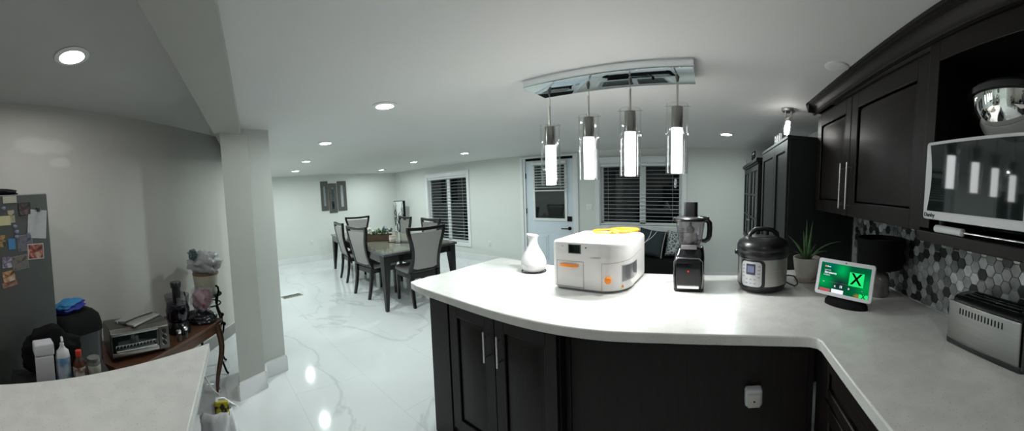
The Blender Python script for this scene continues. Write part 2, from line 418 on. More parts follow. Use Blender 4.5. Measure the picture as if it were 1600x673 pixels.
def window(idx, W, mull, pane_m='pane'):
    x0, x1, z0, z1 = W
    b = B(); c = .075
    box(b, x0 - c, x0, YW - .022, YW, z0 - c, z1 + c); box(b, x1, x1 + c, YW - .022, YW, z0 - c, z1 + c)
    box(b, x0, x1, YW - .022, YW, z1, z1 + c); box(b, x0, x1, YW - .022, YW, z0 - c, z0)
    box(b, x0 - c - .02, x1 + c + .02, YW - .04, YW, z1 + c, z1 + c + .02)
    o = struct('window_%d' % idx, b, 'trim', bevel=.003)
    b = B()
    for (a, q) in ((x0, mull), (mull, x1)):
        box(b, a, a + .05, YW + .05, YW + .10, z0, z1); box(b, q - .05, q, YW + .05, YW + .10, z0, z1)
        box(b, a, q, YW + .05, YW + .10, z0, z0 + .06); box(b, a, q, YW + .05, YW + .10, z1 - .06, z1)
    obj('sash', b, 'trim', o, bevel=.003)
    b = B(); box(b, x0 - .001, x0 + .012, YW - .001, YW + .12, z0, z1); box(b, x1 - .012, x1 + .001, YW - .001, YW + .12, z0, z1)
    box(b, x0, x1, YW - .001, YW + .12, z0, z0 + .012); box(b, x0, x1, YW - .001, YW + .12, z1 - .012, z1)
    obj('jamb', b, 'trim', o)
    for (a, q) in ((x0 + .05, mull - .05), (mull + .05, x1 - .05)):
        b = B(); box(b, a, q, YW + .07, YW + .076, z0 + .06, z1 - .06); obj('pane', b, pane_m, o)
def blind(name, label, x0, x1, z0, z1, y, pitch, depth=.05, tilt=0.22, group=None, cat='window blind'):
    t = thing(name, label, cat, ((x0 + x1) / 2, y, z0), 0, group)
    hw = (x1 - x0) / 2; H = z1 - z0
    b = B(); rbox(b, -hw, hw, -depth / 2, depth / 2, H - .045, H, .004, 2); obj('headrail', b, 'blinds', t)
    b = B(); rbox(b, -hw, hw, -depth / 2, depth / 2, 0, .02, .004, 2); obj('bottom_rail', b, 'blinds', t)
    b = B(); n = int((H - .07) / pitch)
    for i in range(n):
        z = .02 + pitch * (i + 1) * (H - .075) / (n * pitch)
        m = tr(0, 0, z) @ rot(tilt, 'X')
        box(b, -hw + .004, hw - .004, -depth / 2, depth / 2, -.0014, .0014, m)
    obj('slats', b, 'blinds', t)
    for x in (-hw * .8, 0, hw * .8) if hw > .4 else (-hw * .7, hw * .7):
        b = B(); tube(b, [(x, -depth / 2 - .001, .012), (x, -depth / 2 - .001, H - .02)], .0012, 5); obj('cord', b, 'blinds', t)
    return t
window(1, W1, -5.55); window(2, W2, -1.13)
blind('window_blind', 'wide white slatted blind on the far window behind the dining table', W1[0] + .015, W1[1] - .015, W1[2] + .02, W1[3] - .015, YW + .02, .071, .042, 0.0)
blind('window_blind', 'white slatted blind on the window above the dark bench, behind the blender', W2[0] + .015, W2[1] - .015, W2[2] + .02, W2[3] - .015, YW + .02, .062, .045, 0.03)

# exterior door with half light
x0, x1 = -3.37, -2.38; 
b = B()
box(b, D1[0] - .06, D1[0], YW - .02, YW + .0, 0, D1[3] + .03); box(b, D1[1], D1[1] + .06, YW - .02, YW, 0, D1[3] + .03)
box(b, D1[0], D1[1], YW - .02, YW, D1[3], D1[3] + .03)
box(b, D1[0], x0 - .004, YW, YW + .15, 0, D1[3]); box(b, x1 + .004, D1[1], YW, YW + .15, 0, D1[3])
do = struct('trim_1', b, 'trim', bevel=.002)
b = B(); box(b, x0, x1, YW + .03, YW + .075, 0.01, 2.045)
# recess the lower panels
for a, c in ((x0 + .13, x0 + .46), (x1 - .46, x1 - .13)):
    for (q, r, dd) in ((0.0, 0.0, 0),):
        box(b, a, c, YW + .022, YW + .031, .18, .66); box(b, a + .035, c - .035, YW + .014, YW + .023, .215, .625)
dr = struct('door_1', b, 'door_paint', bevel=.003)
gx0, gx1, gz0, gz1 = -3.17, -2.55, .97, 1.98
b = B(); fr = .05
box(b, gx0 - fr, gx0, YW + .012, YW + .031, gz0 - fr, gz1 + fr); box(b, gx1, gx1 + fr, YW + .012, YW + .031, gz0 - fr, gz1 + fr)
box(b, gx0, gx1, YW + .012, YW + .031, gz0 - fr, gz0); box(b, gx0, gx1, YW + .012, YW + .031, gz1, gz1 + fr)
obj('window_frame', b, 'trim', dr, bevel=.003)
b = B(); box(b, gx0, gx1, YW + .024, YW + .031, gz0, gz1); obj('pane', b, mat('night_door_glass', (0.012, 0.016, 0.016), 0.05, coat=.3), dr)
b = B(); rbox(b, x1 - .125, x1 - .035, YW + .008, YW + .031, .92, 1.01, .006); obj('deadbolt', b, 'matte_black', dr)
b = B(); cyl(b, 0, 0, 0, .02, .032, m=tr(x1 - .08, YW + .031, .79) @ rot(PI / 2, 'X'))
tube(b, [(x1 - .08, YW + .02, .79), (x1 - .08, YW - .03, .79), (x1 - .10, YW - .04, .79), (x1 - .22, YW - .04, .79)], .011, 10)
obj('door_handle', b, 'matte_black', dr)
for z in (.35, 1.05, 1.72):
    b = B(); cyl(b, x0 - .002, YW + .02, z, z + .10, .010); obj('hinge', b, 'matte_black', dr)
b = B(); box(b, x0 - .01, x1 + .01, YW + .035, YW + .12, 2.047, D1[3]); obj('door_gap_shade', b, 'matte_black', do)  # black strip standing in for the shade in the gap above the door
blind('window_blind', 'small half-raised white blind on the glazed exterior door', gx0 - .03, gx1 + .06, 1.47, 2.0, YW - .018, .05, .05, .3)

# ------------------------------------------------------------------ recessed lights
proto = None
def downlight(x, y, z, watts, label, col=DOWN_COL, group='recessed ceiling lights of the dining room'):
    global proto
    if proto is None:
        t = thing('recessed_light', label, 'ceiling light', (x, y, z), 0, group)
        b = B(); lathe(b, [(.062, -.001), (.088, -.001), (.090, -.005), (.064, -.010), (.062, -.001)], 40, cap=False); obj('trim_ring', b, 'trim', t)
        b = B(); lathe(b, [(0, -.004), (.062, -.004), (.062, -.0005), (0, -.0005)], 40, cap=False); obj('lens', b, 'led', t)
        proto = t
    else:
        t = copy_tree(proto); t.location = (x, y, z); tag(t, label, 'ceiling light', group)
    area_lamp('recessed_lamp', (0, 0, -.006), .11, watts, col, t)
    return t
def strip_lights(t):
    for ch in list(t.children):
        if ch.type == 'LIGHT': bpy.data.objects.remove(ch)
for x, y, l in ((-1.98, 1.30, 'largest round ceiling light, straight above the floor left of the island'),
                (-3.42, 1.42, 'second round ceiling light of the left row, beyond the largest one'),
                (-4.95, 1.70, 'third round ceiling light of the left row, before the wall with the mirrors'),
                (-6.40, 1.95, 'farthest round ceiling light of the left row, nearest the mirror wall'),
                (-6.62, 4.15, 'round ceiling light in the far corner above the mirrors and plant'),
                (-5.10, 3.95, 'round ceiling light just in front of the far window'),
                (-3.71, 3.95, 'round ceiling light between the far window and the door'),
                (0.17, 3.87, 'round ceiling light before the blank wall, left of the black cupboards')):
    t = downlight(x, y, CEIL, DOWNLIGHT_W, l)
    if t is not proto:
        ls = [c for c in t.children if c.type == 'LIGHT']
        for c in ls[:-1]: bpy.data.objects.remove(c)
t = downlight(-1.523, -.577, NCEIL, NOOK_W, 'lone round ceiling light in the dim nook over the fridge', (1.0, .98, .95), 'recessed light of the nook')
ls = [c for c in t.children if c.type == 'LIGHT']
for c in ls[:-1]: bpy.data.objects.remove(c)

t = downlight(.05, -.95, NCEIL, 8.5, 'round ceiling light behind the viewer over the kitchen floor', (1.0, .98, .95), 'recessed light of the nook')
ls = [c for c in t.children if c.type == 'LIGHT']
for c in ls[:-1]: bpy.data.objects.remove(c)

# ceiling spotlight by the cupboards
t = thing('ceiling_spotlight', 'nickel ceiling spotlight with round plate and lit glass shade above the black pantry', 'ceiling light', (.60, 2.56, CEIL))
b = B(); lathe(b, [(0, -.022), (.05, -.022), (.058, -.012), (.058, 0), (0, 0)], 40, cap=False); obj('ceiling_plate', b, 'nickel', t)
for k, (dx, a) in enumerate(((-.024, .15), (.022, -.3))):
    b = B(); tube(b, [(dx, 0, -.02), (dx, -.003, -.07)], .0075, 10); obj('arm', b, 'nickel', t)
b = B(); tube(b, [(-.024, 0, -.085), (0, -.02, -.07), (.022, -.004, -.06)], .004, 8); tube(b, [(.022, 0, -.08), (.05, 0, -.085), (.06, 0, -.095), (.045, 0, -.10), (.02, 0, -.095)], .004, 8); obj('yoke', b, 'nickel', t)
m = tr(0, -.005, -.085) @ rot(.18, 'Y') @ rot(-.25, 'X')
b = B(); lathe(b, [(.018, 0), (.026, -.02), (.042, -.06), (.046, -.09), (.040, -.115), (.037, -.115), (.042, -.09), (.038, -.06), (.022, -.02), (.014, -.003)], 32, m, cap=False); obj('lamp_shade', b, M['glass'], t)
b = B(); lathe(b, [(0, -.025), (.015, -.03), (.022, -.06), (.020, -.085), (0, -.095)], 24, m, cap=False); obj('bulb', b, 'spot_glow', t)
b = B(); lathe(b, [(0, 0), (.019, 0), (.026, -.024), (0, -.028)], 28, m, cap=False); obj('socket', b, 'nickel', t)
b = B(); lathe(b, [(0, -.008), (.055, -.010), (.062, -.006), (.064, 0), (0, 0)], 48, cap=False)
tag(obj('ceiling_cover', b, 'ceiling', None, (.62, 1.60, CEIL)), 'flat round white cover plate on the ceiling beside the dark wall cabinets', 'ceiling cover')

# ------------------------------------------------------------------ pendant bar
t = thing('pendant_light', 'four-lamp chrome bar pendant with clear glass cylinders over the island', 'pendant light', (0, 0, CEIL))
b = B(); rbox(b, -1.075, -.10, 1.675, 1.945, -.045, 0, .003, 2); obj('canopy', b, 'fixture_chrome', t)
for x in (-.83, -.33):
    b = B(); cyl(b, x, 1.82, -.052, -.044, .008); obj('cap_screw', b, 'matte_black', t)
for x, ztop in ((-.975, 1.885), (-.715, 1.915), (-.462, 1.93), (-.195, 1.945)):
    y = 1.82; zt = ztop - CEIL
    b = B(); lathe(b, [(.0, -.07), (.006, -.07), (.012, -.045), (0, -.045)], 16, tr(x, y, 0), cap=False); obj('strain_relief', b, 'socket', t)
    b = B(); k = 1 if x < -.6 else .3
    tube(b, [(x, y, -.06), (x + .004 * k, y, -.10), (x + .003 * k, y, -.13), (x, y, zt + .12)], .0022, 8); obj('cable', b, 'nickel', t)
    b = B(); cyl(b, x, y, zt - .005, zt + .125, .0065, n=14); obj('stem', b, 'nickel', t)
    b = B(); tube(b, [(x - .072, y - .01, zt + .004), (x + .072, y + .01, zt + .004)], .0022, 8)
    tube(b, [(x - .01, y + .07, zt + .004), (x + .01, y - .07, zt + .004)], .0022, 8); obj('glass_holder', b, 'nickel', t)
    b = B(); lathe(b, [(0, 0), (.031, 0), (.033, -.004), (.033, -.115), (0, -.115)], 32, tr(x, y, zt), cap=False); obj('lamp_socket', b, 'socket', t)
    b = B(); lathe(b, [(.0315, -.116), (.0315, -.36), (0, -.36)], 32, tr(x, y, zt), cap=False)
    obj('glowing_crystal_rod', b, 'crystal', t) if False else obj('glowing_crystal_rod', b, emit('crystal_glow', (.97, 1.0, 1.0), PENDANT_GLOW) if 'cg' not in M else M['cg'], t)
    M.setdefault('cg', bpy.data.materials['crystal_glow'])
    b = B(); lathe(b, [(.062, .012), (.062, -.365)], 48, tr(x, y, zt), cap=False)
    lathe(b, [(.058, -.365), (.058, .012)], 48, tr(x, y, zt), cap=False)
    lathe(b, [(.062, -.365), (.058, -.365)], 48, tr(x, y, zt), cap=False); lathe(b, [(.062, .012), (.058, .012)], 48, tr(x, y, zt), cap=False)
    obj('glass_cylinder', b, 'glass', t)
    area_lamp('pendant_lamp', (x, y, zt - .368), .06, PENDANT_DOWN_W, (.98, 1, .98), t, spread=math.radians(150))
# ------------------------------------------------------------------ kitchen cabinets
def panel_door(w, h, m, parent, mtx, name='door', knob=None, style='raised', fw=.058):
    """door lying in local xz, front towards -y, lower left corner at the origin"""
    b = B(); t = .02
    box(b, 0, fw, -t, 0, 0, h); box(b, w - fw, w, -t, 0, 0, h); box(b, fw, w - fw, -t, 0, 0, fw); box(b, fw, w - fw, -t, 0, h - fw, h)
    if style == 'raised':
        loft(b, [[(fw, -.006, fw), (w - fw, -.006, fw), (w - fw, -.006, h - fw), (fw, -.006, h - fw)],
                 [(fw + .012, -.006, fw + .012), (w - fw - .012, -.006, fw + .012), (w - fw - .012, -.006, h - fw - .012), (fw + .012, -.006, h - fw - .012)],
                 [(fw + .04, -.017, fw + .04), (w - fw - .04, -.017, fw + .04), (w - fw - .04, -.017, h - fw - .04), (fw + .04, -.017, h - fw - .04)]])
        # ovolo inside the frame
        for a, c in (((fw, -t, fw), (w - fw, -t, fw)), ((fw, -t, h - fw), (w - fw, -t, h - fw)), ((fw, -t, fw), (fw, -t, h - fw)), ((w - fw, -t, fw), (w - fw, -t, h - fw))):
            tube(b, [Vector(a) + Vector((0, .006, 0)), Vector(c) + Vector((0, .006, 0))], .007, 8)
    else:
        box(b, fw, w - fw, -.010, 0, fw, h - fw)
    o = obj(name, b, m, parent, bevel=.0025); o.matrix_local = mtx
    return o
def bar_handle(parent, x, z0, z1, m='nickel', y=-.02, horizontal=False, out=.032):
    b = B()
    if horizontal:
        tube(b, [(z0, y - out, x), (z1, y - out, x)], .006, 12)
        for q in (z0 + .025, z1 - .025): tube(b, [(q, y + .002, x), (q, y - out, x)], .0045, 10)
    else:
        tube(b, [(x, y - out, z0), (x, y - out, z1)], .006, 12)
        for q in (z0 + .025, z1 - .025): tube(b, [(x, y + .002, q), (x, y - out, q)], .0045, 10)
    return obj('handle', b, m, parent)

# worktop
fr = [(-1.704, 1.244), (-1.62, 1.222), (-1.50, 1.212), (-1.30, 1.201), (-1.14, 1.190), (-.983, 1.181), (-.87, 1.176), (-.78, 1.175), (-.70, 1.176), (-.618, 1.180), (-.50, 1.190), (-.398, 1.202), (-.28, 1.222), (-.17, 1.236), (-.07, 1.241), (.034, 1.242), (.16, 1.234), (.28, 1.216), (.36, 1.199), (.40, 1.186), (.424, 1.168), (.433, 1.14)]
top = fr + [(.433, -1.25), (XR - .012, -1.25), (XR - .012, 2.28), (.50, 2.28), (.50, 2.165), (.20, 2.145), (-.43, 2.125), (-1.16, 2.15), (-1.66, 2.205), (-1.695, 2.195), (-1.708, 2.15), (-1.728, 1.30), (-1.724, 1.258)]
b = B(); prism(b, top, .875, .92)
tag(obj('countertop', b, 'quartz', bevel=.005), 'large L-shaped speckled white quartz worktop carrying the white appliance and toaster', 'countertop')
# island cabinet with two doors
t = thing('island_cabinet', 'dark island cabinet with two raised-panel doors under the rounded end of the worktop', 'cabinet', (-1.06, 1.6, 0))
E = lambda x, y: (x + 1.06, y - 1.6)
b = B(); prism(b, [E(-1.515, 1.262), E(-.632, 1.228), E(-.632, 2.0), E(-1.515, 2.03)], .0, .874)
obj('body', b, 'espresso', t, bevel=.002)
a = math.atan2(1.228 - 1.262, -.632 + 1.515)
fm = tr(*E(-1.515, 1.262), 0) @ rot(a, 'Z')
b = B(); box(b, 0, .165, -.02, 0, .0, .868, fm); box(b, .168, .176, -.012, 0, .10, .868, fm); obj('end_stile', b, 'espresso', t, bevel=.002)
d1 = panel_door(.335, .735, 'espresso', t, fm @ tr(.182, -.001, .125)); bar_handle(d1, .292, .505, .665)
d2 = panel_door(.355, .735, 'espresso', t, fm @ tr(.521, -.001, .125)); bar_handle(d2, .040, .505, .665)
# plain island panel
t = thing('island_cabinet', 'plain dark back panel run of the island with a small white plug-in on it', 'cabinet', (-.1, 1.6, 0))
b = B(); box(b, -.53, .56, -.31, .40, .10, .874); box(b, -.53, .56, -.26, .36, 0, .10); obj('body', b, 'espresso', t, bevel=.002)
b = B(); box(b, -.53, -.505, -.325, -.31, .10, .874); box(b, -.43, -.505, -.316, -.31, .10, .874) if False else None
obj('end_strip', b, 'espresso', t, bevel=.002)
b = B(); box(b, -.505, .53, -.318, -.309, .12, .86); obj('back_panel', b, 'espresso', t, bevel=.002)
t = thing('plug_in_sensor', 'small white rounded plug-in device on the dark island panel', 'plug-in', (.19, 1.28, .65))
b = B(); rbox(b, -.036, .036, -.045, 0, -.036, .036, .012, 4); obj('housing', b, mat('plug_white', (.55, .58, .60), .4), t)
b = B(); rbox(b, -.026, .026, -.052, -.04, -.033, .022, .004, 2); obj('front_plate', b, mat('plug_plate', (.55, .54, .49), .5), t)
b = B(); cyl(b, 0, 0, 0, .002, .004, m=tr(0, -.0515, -.006) @ rot(PI / 2, 'X')); obj('sensor', b, 'black', t)
# right-hand base run
t = thing('base_cabinet', 'dark base cabinet run with panel doors below the toaster worktop', 'cabinet', (.47, 0, 0))
b = B(); box(b, 0, .60, -1.2, 1.285, .10, .874); box(b, .06, .60, -1.2, 1.285, 0, .10); obj('body', b, 'espresso', t, bevel=.002)
for k in range(5):
    y1 = 1.14 - .45 * k
    fm = tr(0, y1, 0) @ rot(-PI / 2, 'Z')
    d = panel_door(.44, .56, 'espresso', t, fm @ tr(0, 0, .13))
    dr_ = panel_door(.44, .155, 'espresso', t, fm @ tr(0, 0, .705), name='drawer', fw=.035)

# wall cabinets
t = thing('wall_cabinet', 'dark wall cabinet with two raised-panel doors and long pulls beside the microwave niche', 'cabinet', (.757, 0, 1.37))
b = B(); box(b, .022, .335, .995, 2.285, 0, .70); obj('body', b, 'espresso', t, bevel=.002)
for (ya, yb, hx) in ((2.28, 1.70, .535), (1.692, 1.0, .040)):
    fm = tr(.022, ya, 0) @ rot(-PI / 2, 'Z')
    d = panel_door(ya - yb, .675, 'espresso', t, fm, fw=.075); bar_handle(d, hx, .04, .20 + .10)
t = thing('open_cabinet', 'dark open wall cabinet niche holding the white microwave and steel bowl', 'cabinet', (.757, 0, 1.335))
b = B(); box(b, 0, .335, .955, .99, .05, .735); box(b, 0, .335, -.06, -.025, .05, .735); box(b, .32, .335, -.06, .99, .05, .735); box(b, 0, .335, -.06, .99, .70, .735)
obj('body', b, 'espresso', t, bevel=.002)
b = B(); box(b, -.012, .335, -.07, 1.0, 0, .040); obj('shelf', b, 'espresso', t, bevel=.004)
b = B(); box(b, -.005, .0, .935, .995, .05, .735); box(b, -.005, 0, -.06, .935, .66, .735); obj('face_frame', b, 'espresso', t, bevel=.003)
b = B(); prof = [(.0, .0005), (-.012, .0005), (-.012, .002), (-.020, .004), (-.022, .012), (-.034, .020), (-.042, .034), (-.056, .042), (-.056, .048), (-.066, .052), (-.066, .060), (-.074, .063), (-.074, .078), (.0, .078)]
def crown(bm, y0, y1, x):
    ring = lambda y, ret: [(x + dx, y, z) for dx, z in prof]
    loft(bm, [ring(y0, 0), ring(y1, 0)])
crown(b, -.07, 2.358, 0)
# return at the far end
loft(b, [[(x_, 2.285 - p[0], p[1]) for p in prof] for x_ in (-.074, .335)])
tag(obj('crown_moulding', b, 'espresso', None, (.757, 0, 2.07)), 'dark stepped crown moulding running along the top of the wall cabinets', 'moulding')

# hexagon tile backsplash
def hextiles():
    cols = [(.36, .38, .38), (.20, .21, .21), (.022, .022, .024), (.50, .54, .53), (.27, .27, .28), (.045, .048, .048), (.66, .67, .70)]
    mats = [mat('hex_tile_%d' % i, c, .25 if i % 2 else .32, .35 if i not in (2, 5) else .1, var=.25, scale=25) for i, c in enumerate(cols)]
    b = B(); box(b, XR - .003, XR + .001, -1.25, 2.30, .921, 1.50)
    base = obj('backsplash', b, mat('grout', (.28, .28, .28), .8)); base['kind'] = 'structure'
    b = B(); r = .0275; R = .0305; hh = .0265
    rnd = random.Random(5); idx = []
    dxy = R * 1.5; dz = hh * 2 * 1.0 + .0015
    n = 0
    for i in range(int(3.5 / dxy)):
        y = -1.2 + i * dxy
        for j in range(24):
            z = .925 + j * dz + (dz / 2 if i % 2 else 0)
            if z > 1.48 or y > 2.28: continue
            pts = [(math.cos(PI / 3 * k) * (R - .0009), math.sin(PI / 3 * k) * (hh / .866 - .0009)) for k in range(6)]
            lo = [b.verts.new((XR - .003, y + p[0], max(z + p[1], .921))) for p in pts]
            hi = [b.verts.new((XR - .0075, y + p[0] * .95, max(z + p[1] * .95, .9215))) for p in pts]
            mi = rnd.choices(range(7), (18, 15, 17, 14, 14, 12, 10))[0]
            fs = [b.faces.new(hi)] + [b.faces.new((lo[k], lo[(k + 1) % 6], hi[(k + 1) % 6], hi[k])) for k in range(6)]
            for f in fs: f.material_index = mi
    bmesh.ops.recalc_face_normals(b, faces=b.faces[:])
    me = bpy.data.meshes.new('hexagon_tiles'); b.to_mesh(me); b.free()
    for m_ in mats: me.materials.append(m_)
    o = bpy.data.objects.new('hexagon_tiles', me); COL.objects.link(o); o.parent = base
hextiles()

# pantry and hutch along the right wall
t = thing('pantry_cupboard', 'tall black two-door pantry cupboard standing right behind the worktop', 'cupboard', (.54, 2.30, 0))
b = B(); box(b, .02, .545, 0, 1.14, .05, 1.875); box(b, .05, .545, .02, 1.12, 0, .05); box(b, -.004, .55, -.006, 1.146, 1.875, 1.90); obj('body', b, 'pantry', t, bevel=.003)
for ya, yb in ((.003, .485), (.49, 1.137)):
    w_ = yb - ya
    fm = tr(.02, yb, .06) @ rot(-PI / 2, 'Z')
    b = B(); H = 1.81; fw = .075
    box(b, 0, fw, -.02, 0, 0, H); box(b, w_ - fw, w_, -.02, 0, 0, H)
    for z in (0, .62, H - fw): box(b, fw, w_ - fw, -.02, 0, z, z + fw)
    box(b, fw, w_ - fw, -.008, 0, fw, H - fw)
    d = obj('door', b, 'pantry', t, bevel=.002); d.matrix_local = fm
    b = B(); lathe(b, [(0, 0), (.006, 0), (.006, .015), (.014, .022), (.012, .03), (0, .032)], 16, tr(.04 if ya > .1 else w_ - .04, -.02, .95) @ rot(PI / 2, 'X'), cap=False); obj('knob', b, 'nickel', d)
t = thing('display_cabinet', 'black display cabinet with glazed muntin doors and cornice, farthest along the right wall', 'cupboard', (.52, 3.60, 0))
D = 1.46
b = B(); box(b, .02, .56, 0, .02, 0, 1.80); box(b, .02, .56, D - .02, D, 0, 1.80); box(b, .54, .56, 0, D, 0, 1.80); box(b, .02, .56, 0, D, 0, .80); box(b, .02, .56, 0, D, 1.78, 1.80)
for z in (1.1, 1.43): box(b, .05, .54, .02, D - .02, z, z + .015)
obj('body', b, 'pantry', t, bevel=.002)
b = B(); box(b, -.01, .57, -.01, D + .01, 1.80, 1.82); box(b, -.03, .575, -.03, D + .03, 1.82, 1.86); obj('cornice', b, 'pantry', t, bevel=.006)
for k in range(2):
    ya = .005 + k * D / 2; w_ = D / 2 - .01
    fm = tr(.02, ya + w_, .80) @ rot(-PI / 2, 'Z'); H = .99; fw = .06
    b = B(); box(b, 0, fw, -.02, 0, 0, H); box(b, w_ - fw, w_, -.02, 0, 0, H); box(b, fw, w_ - fw, -.02, 0, 0, fw); box(b, fw, w_ - fw, -.02, 0, H - fw, H)
    box(b, w_ / 2 - .012, w_ / 2 + .012, -.016, -.004, fw, H - fw)
    for q in (1, 2): z = fw + (H - 2 * fw) * q / 3; box(b, fw, w_ - fw, -.016, -.004, z - .012, z + .012)
    d = obj('door', b, 'pantry', t, bevel=.002); d.matrix_local = fm
    b = B(); box(b, fw, w_ - fw, -.008, -.005, fw, H - fw); obj('pane', b, 'pane', d)
    b = B(); lathe(b, [(0, 0), (.006, 0), (.006, .015), (.014, .022), (0, .03)], 16, tr(.03 if k == 0 else w_ - .03, -.02, .3) @ rot(PI / 2, 'X'), cap=False); obj('knob', b, 'nickel', d)
    b = B(); box(b, 0, w_, -.02, 0, 0, .70); box(b, .07, w_ - .07, -.026, -.02, .07, .63); d = obj('lower_door', b, 'pantry', t, bevel=.002); d.matrix_local = tr(.02, ya + w_, .06) @ rot(-PI / 2, 'Z')
# things on the cupboards
TX_ = rot(-PI / 2, 'Z') @ FACE_Y               # lettering that faces -X
o = thing('letter_sign', '', 'sign', (.60, 2.93, 1.903))
mgl = mat('glossy_white_letters', (.9, .9, .9), .3)
for k_, ch_ in enumerate('BAJ'): text('letter', ch_, .13, mgl, o, tr(0, .085 - .085 * k_, .050) @ TX_, ext=.012, bold=True)
tag(o, 'white standing letters on top of the black pantry beneath the spotlight', 'sign')
t = thing('decor_plaque', 'small black-edged plaque with letters standing on the glazed cabinet', 'sign', (.56, 4.35, 1.86))
b = B(); box(b, -.008, .008, -.13, .13, 0, .012); box(b, -.008, .008, -.13, .13, .135, .147); box(b, -.008, .008, -.13, -.118, 0, .147); box(b, -.008, .008, .118, .13, 0, .147); obj('frame', b, 'matte_black', t)
b = B(); box(b, -.002, .002, -.12, .12, .01, .137); obj('panel', b, mat('grey_panel', (.42, .42, .42), .5), t)
for k_, ch_ in enumerate('13E'): text('letter', ch_, .09, 'matte_black', t, tr(-.006, .075 - .075 * k_, .072) @ TX_, ext=.004, bold=True)
t = thing('decor_figurine', 'tiny pale figurine at the far end of the glazed cabinet top', 'figurine', (.52, 4.93, 1.86))
b = B(); lathe(b, [(.0, 0), (.035, 0), (.03, .03), (.015, .06), (.022, .08), (.010, .10), (0, .105)], 20, cap=False); obj('figure', b, mat('pale_ceramic', (.5, .5, .48), .4), t)

# ------------------------------------------------------------------ microwave niche
t = thing('microwave', 'white countertop microwave with dark door on the shelf under a steel bowl', 'microwave', (.725, .665, 1.375))
b = B(); rbox(b, .03, .335, -.280, .280, .045, .325, .008, 3); obj('body', b, 'micro_white', t)
b = B()
# door with a curved left rim: front toward -X
prism(b, rrect(-.275, .275, .048, .322, .012, 4), 0, .03, tr(.03, 0, 0) @ Matrix(((0, 0, -1, 0), (1, 0, 0, 0), (0, 1, 0, 0), (0, 0, 0, 1)))); obj('door', b, 'micro_white', t, bevel=.003)
pts = []
for k in range(13): u = k / 12; z = .078 + .232 * u; pts.append((.257 - .016 * math.sin(PI * u) - .006, z))
gl = pts + [(-.165, .310), (-.165, .078)]
b = B(); prism(b, gl, 0, .004, tr(.001, 0, 0) @ Matrix(((0, 0, -1, 0), (1, 0, 0, 0), (0, 1, 0, 0), (0, 0, 0, 1)))); obj('door_glass', b, 'dark_glass', t)
b = B(); rbox(b, -.004, .0, -.268, -.175, .07, .31, .0015, 1); obj('control_panel', b, mat('micro_panel', (.60, .60, .62), .4), t)
b = B(); rbox(b, -.006, -.003, -.26, -.183, .26, .29, .001, 1); obj('display', b, 'dark_glass', t)
for r_ in range(4):
    for c_ in range(3):
        b = B(); y = -.195 - c_ * .027; z = .22 - r_ * .032; rbox(b, -.006, -.003, y - .010, y + .010, z - .010, z + .010, .001, 1); obj('button', b, mat('micro_button', (.5, .5, .52), .5) if (r_, c_) == (0, 0) else bpy.data.materials['micro_button'], t)
text('brand_lettering', 'Danby', .020, mat('dark_green_print', (.01, .05, .04), .5), t, tr(-.001, .237, .063) @ TX_, bold=True, sx=1.15)
for dx in (.06, .30):
    for dy in (-.23, .23):
        b = B(); cyl(b, dx, dy, 0, .047, .013, .016, n=14); obj('foot', b, 'black', t)
t = thing('sharpening_rod', 'steel rod with thick white handle lying under the microwave', 'kitchen tool', (.755, 0, 1.390))
b = B(); lathe(b, [(0, 0), (.009, .001), (.0135, .006), (.014, .02), (.013, .13), (.0135, .142), (.006, .146), (0, .146)], 20, tr(0, .90, 0) @ rot(PI / 2, 'X'), cap=False); obj('handle', b, mat('white_handle', (.70, .71, .72), .35), t)
b = B(); tube(b, [(0, .756, 0), (0, .48, 0)], .0035, 10); obj('rod', b, 'chrome', t)
t = thing('mixing_bowl', 'shiny stainless mixing bowl with black rim on top of the microwave', 'bowl', (.90, .655, 1.7005))
b = B(); lathe(b, [(0, .0), (.085, .0), (.115, .012), (.15, .045), (.172, .085), (.180, .13), (.177, .13), (.168, .085), (.146, .048), (.11, .016), (0, .006)], 64, cap=False); obj('bowl_body', b, 'mirror_bowl', t)
b = B(); lathe(b, [(.180, .128), (.187, .132), (.188, .150), (.182, .158), (.176, .154), (.176, .130)], 64, cap=False); obj('rim_band', b, 'gloss_black', t)

# ------------------------------------------------------------------ toaster
t = thing('toaster', 'long-slot brushed steel toaster with black ends against the hexagon tiles', 'toaster', (0, 0, .92))
# front face from (.91,.965) to (.885,.575): long axis along Y
t.location = (.985, .765, .92); t.rotation_euler[2] = math.radians(3)
b = B(); prism(b, rrect(-.085, .085, -.19, .20, .03, 6), .0, .025); obj('base', b, 'black', t, bevel=.004)
b = B(); rings = []
for z, i in ((.022, 0), (.10, .002), (.17, .006), (.185, .014), (.192, .03)): rings.append([(x, y, z) for x, y in rrect(-.082 + i, .082 - i, -.165, .182, .028 - i * .4, 6)])
loft(b, rings); obj('shell', b, 'black', t, smooth=60)
b = B(); rbox(b, -.090, -.078, -.165, .178, .024, .178, .005, 3); obj('side_plate', b, 'toaster_steel', t)
b = B()
for k in range(14): y = .115 - k * .0155; rbox(b, -.0915, -.089, y - .003, y + .003, .135, .158, .001, 1)
obj('vent_slots', b, 'matte_black', t)
b = B(); prism(b, rrect(-.084, .084, -.20, -.160, .02, 5), .012, .178); obj('end_cap', b, 'black', t, bevel=.006)
b = B()
for x in (-.03, .03): rbox(b, x - .014, x + .014, -.13, .15, .188, .1935, .002, 1)
obj('slot', b, 'matte_black', t)
b = B()
for x in (-.046, -.014, .014, .046): tube(b, [(x, -.13, .194), (x, .15, .194)], .0015, 6)
obj('slot_trim', b, 'gloss_black', t)
b = B(); rbox(b, -.02, .02, -.22, -.195, .11, .125, .004); obj('lever', b, 'black', t)

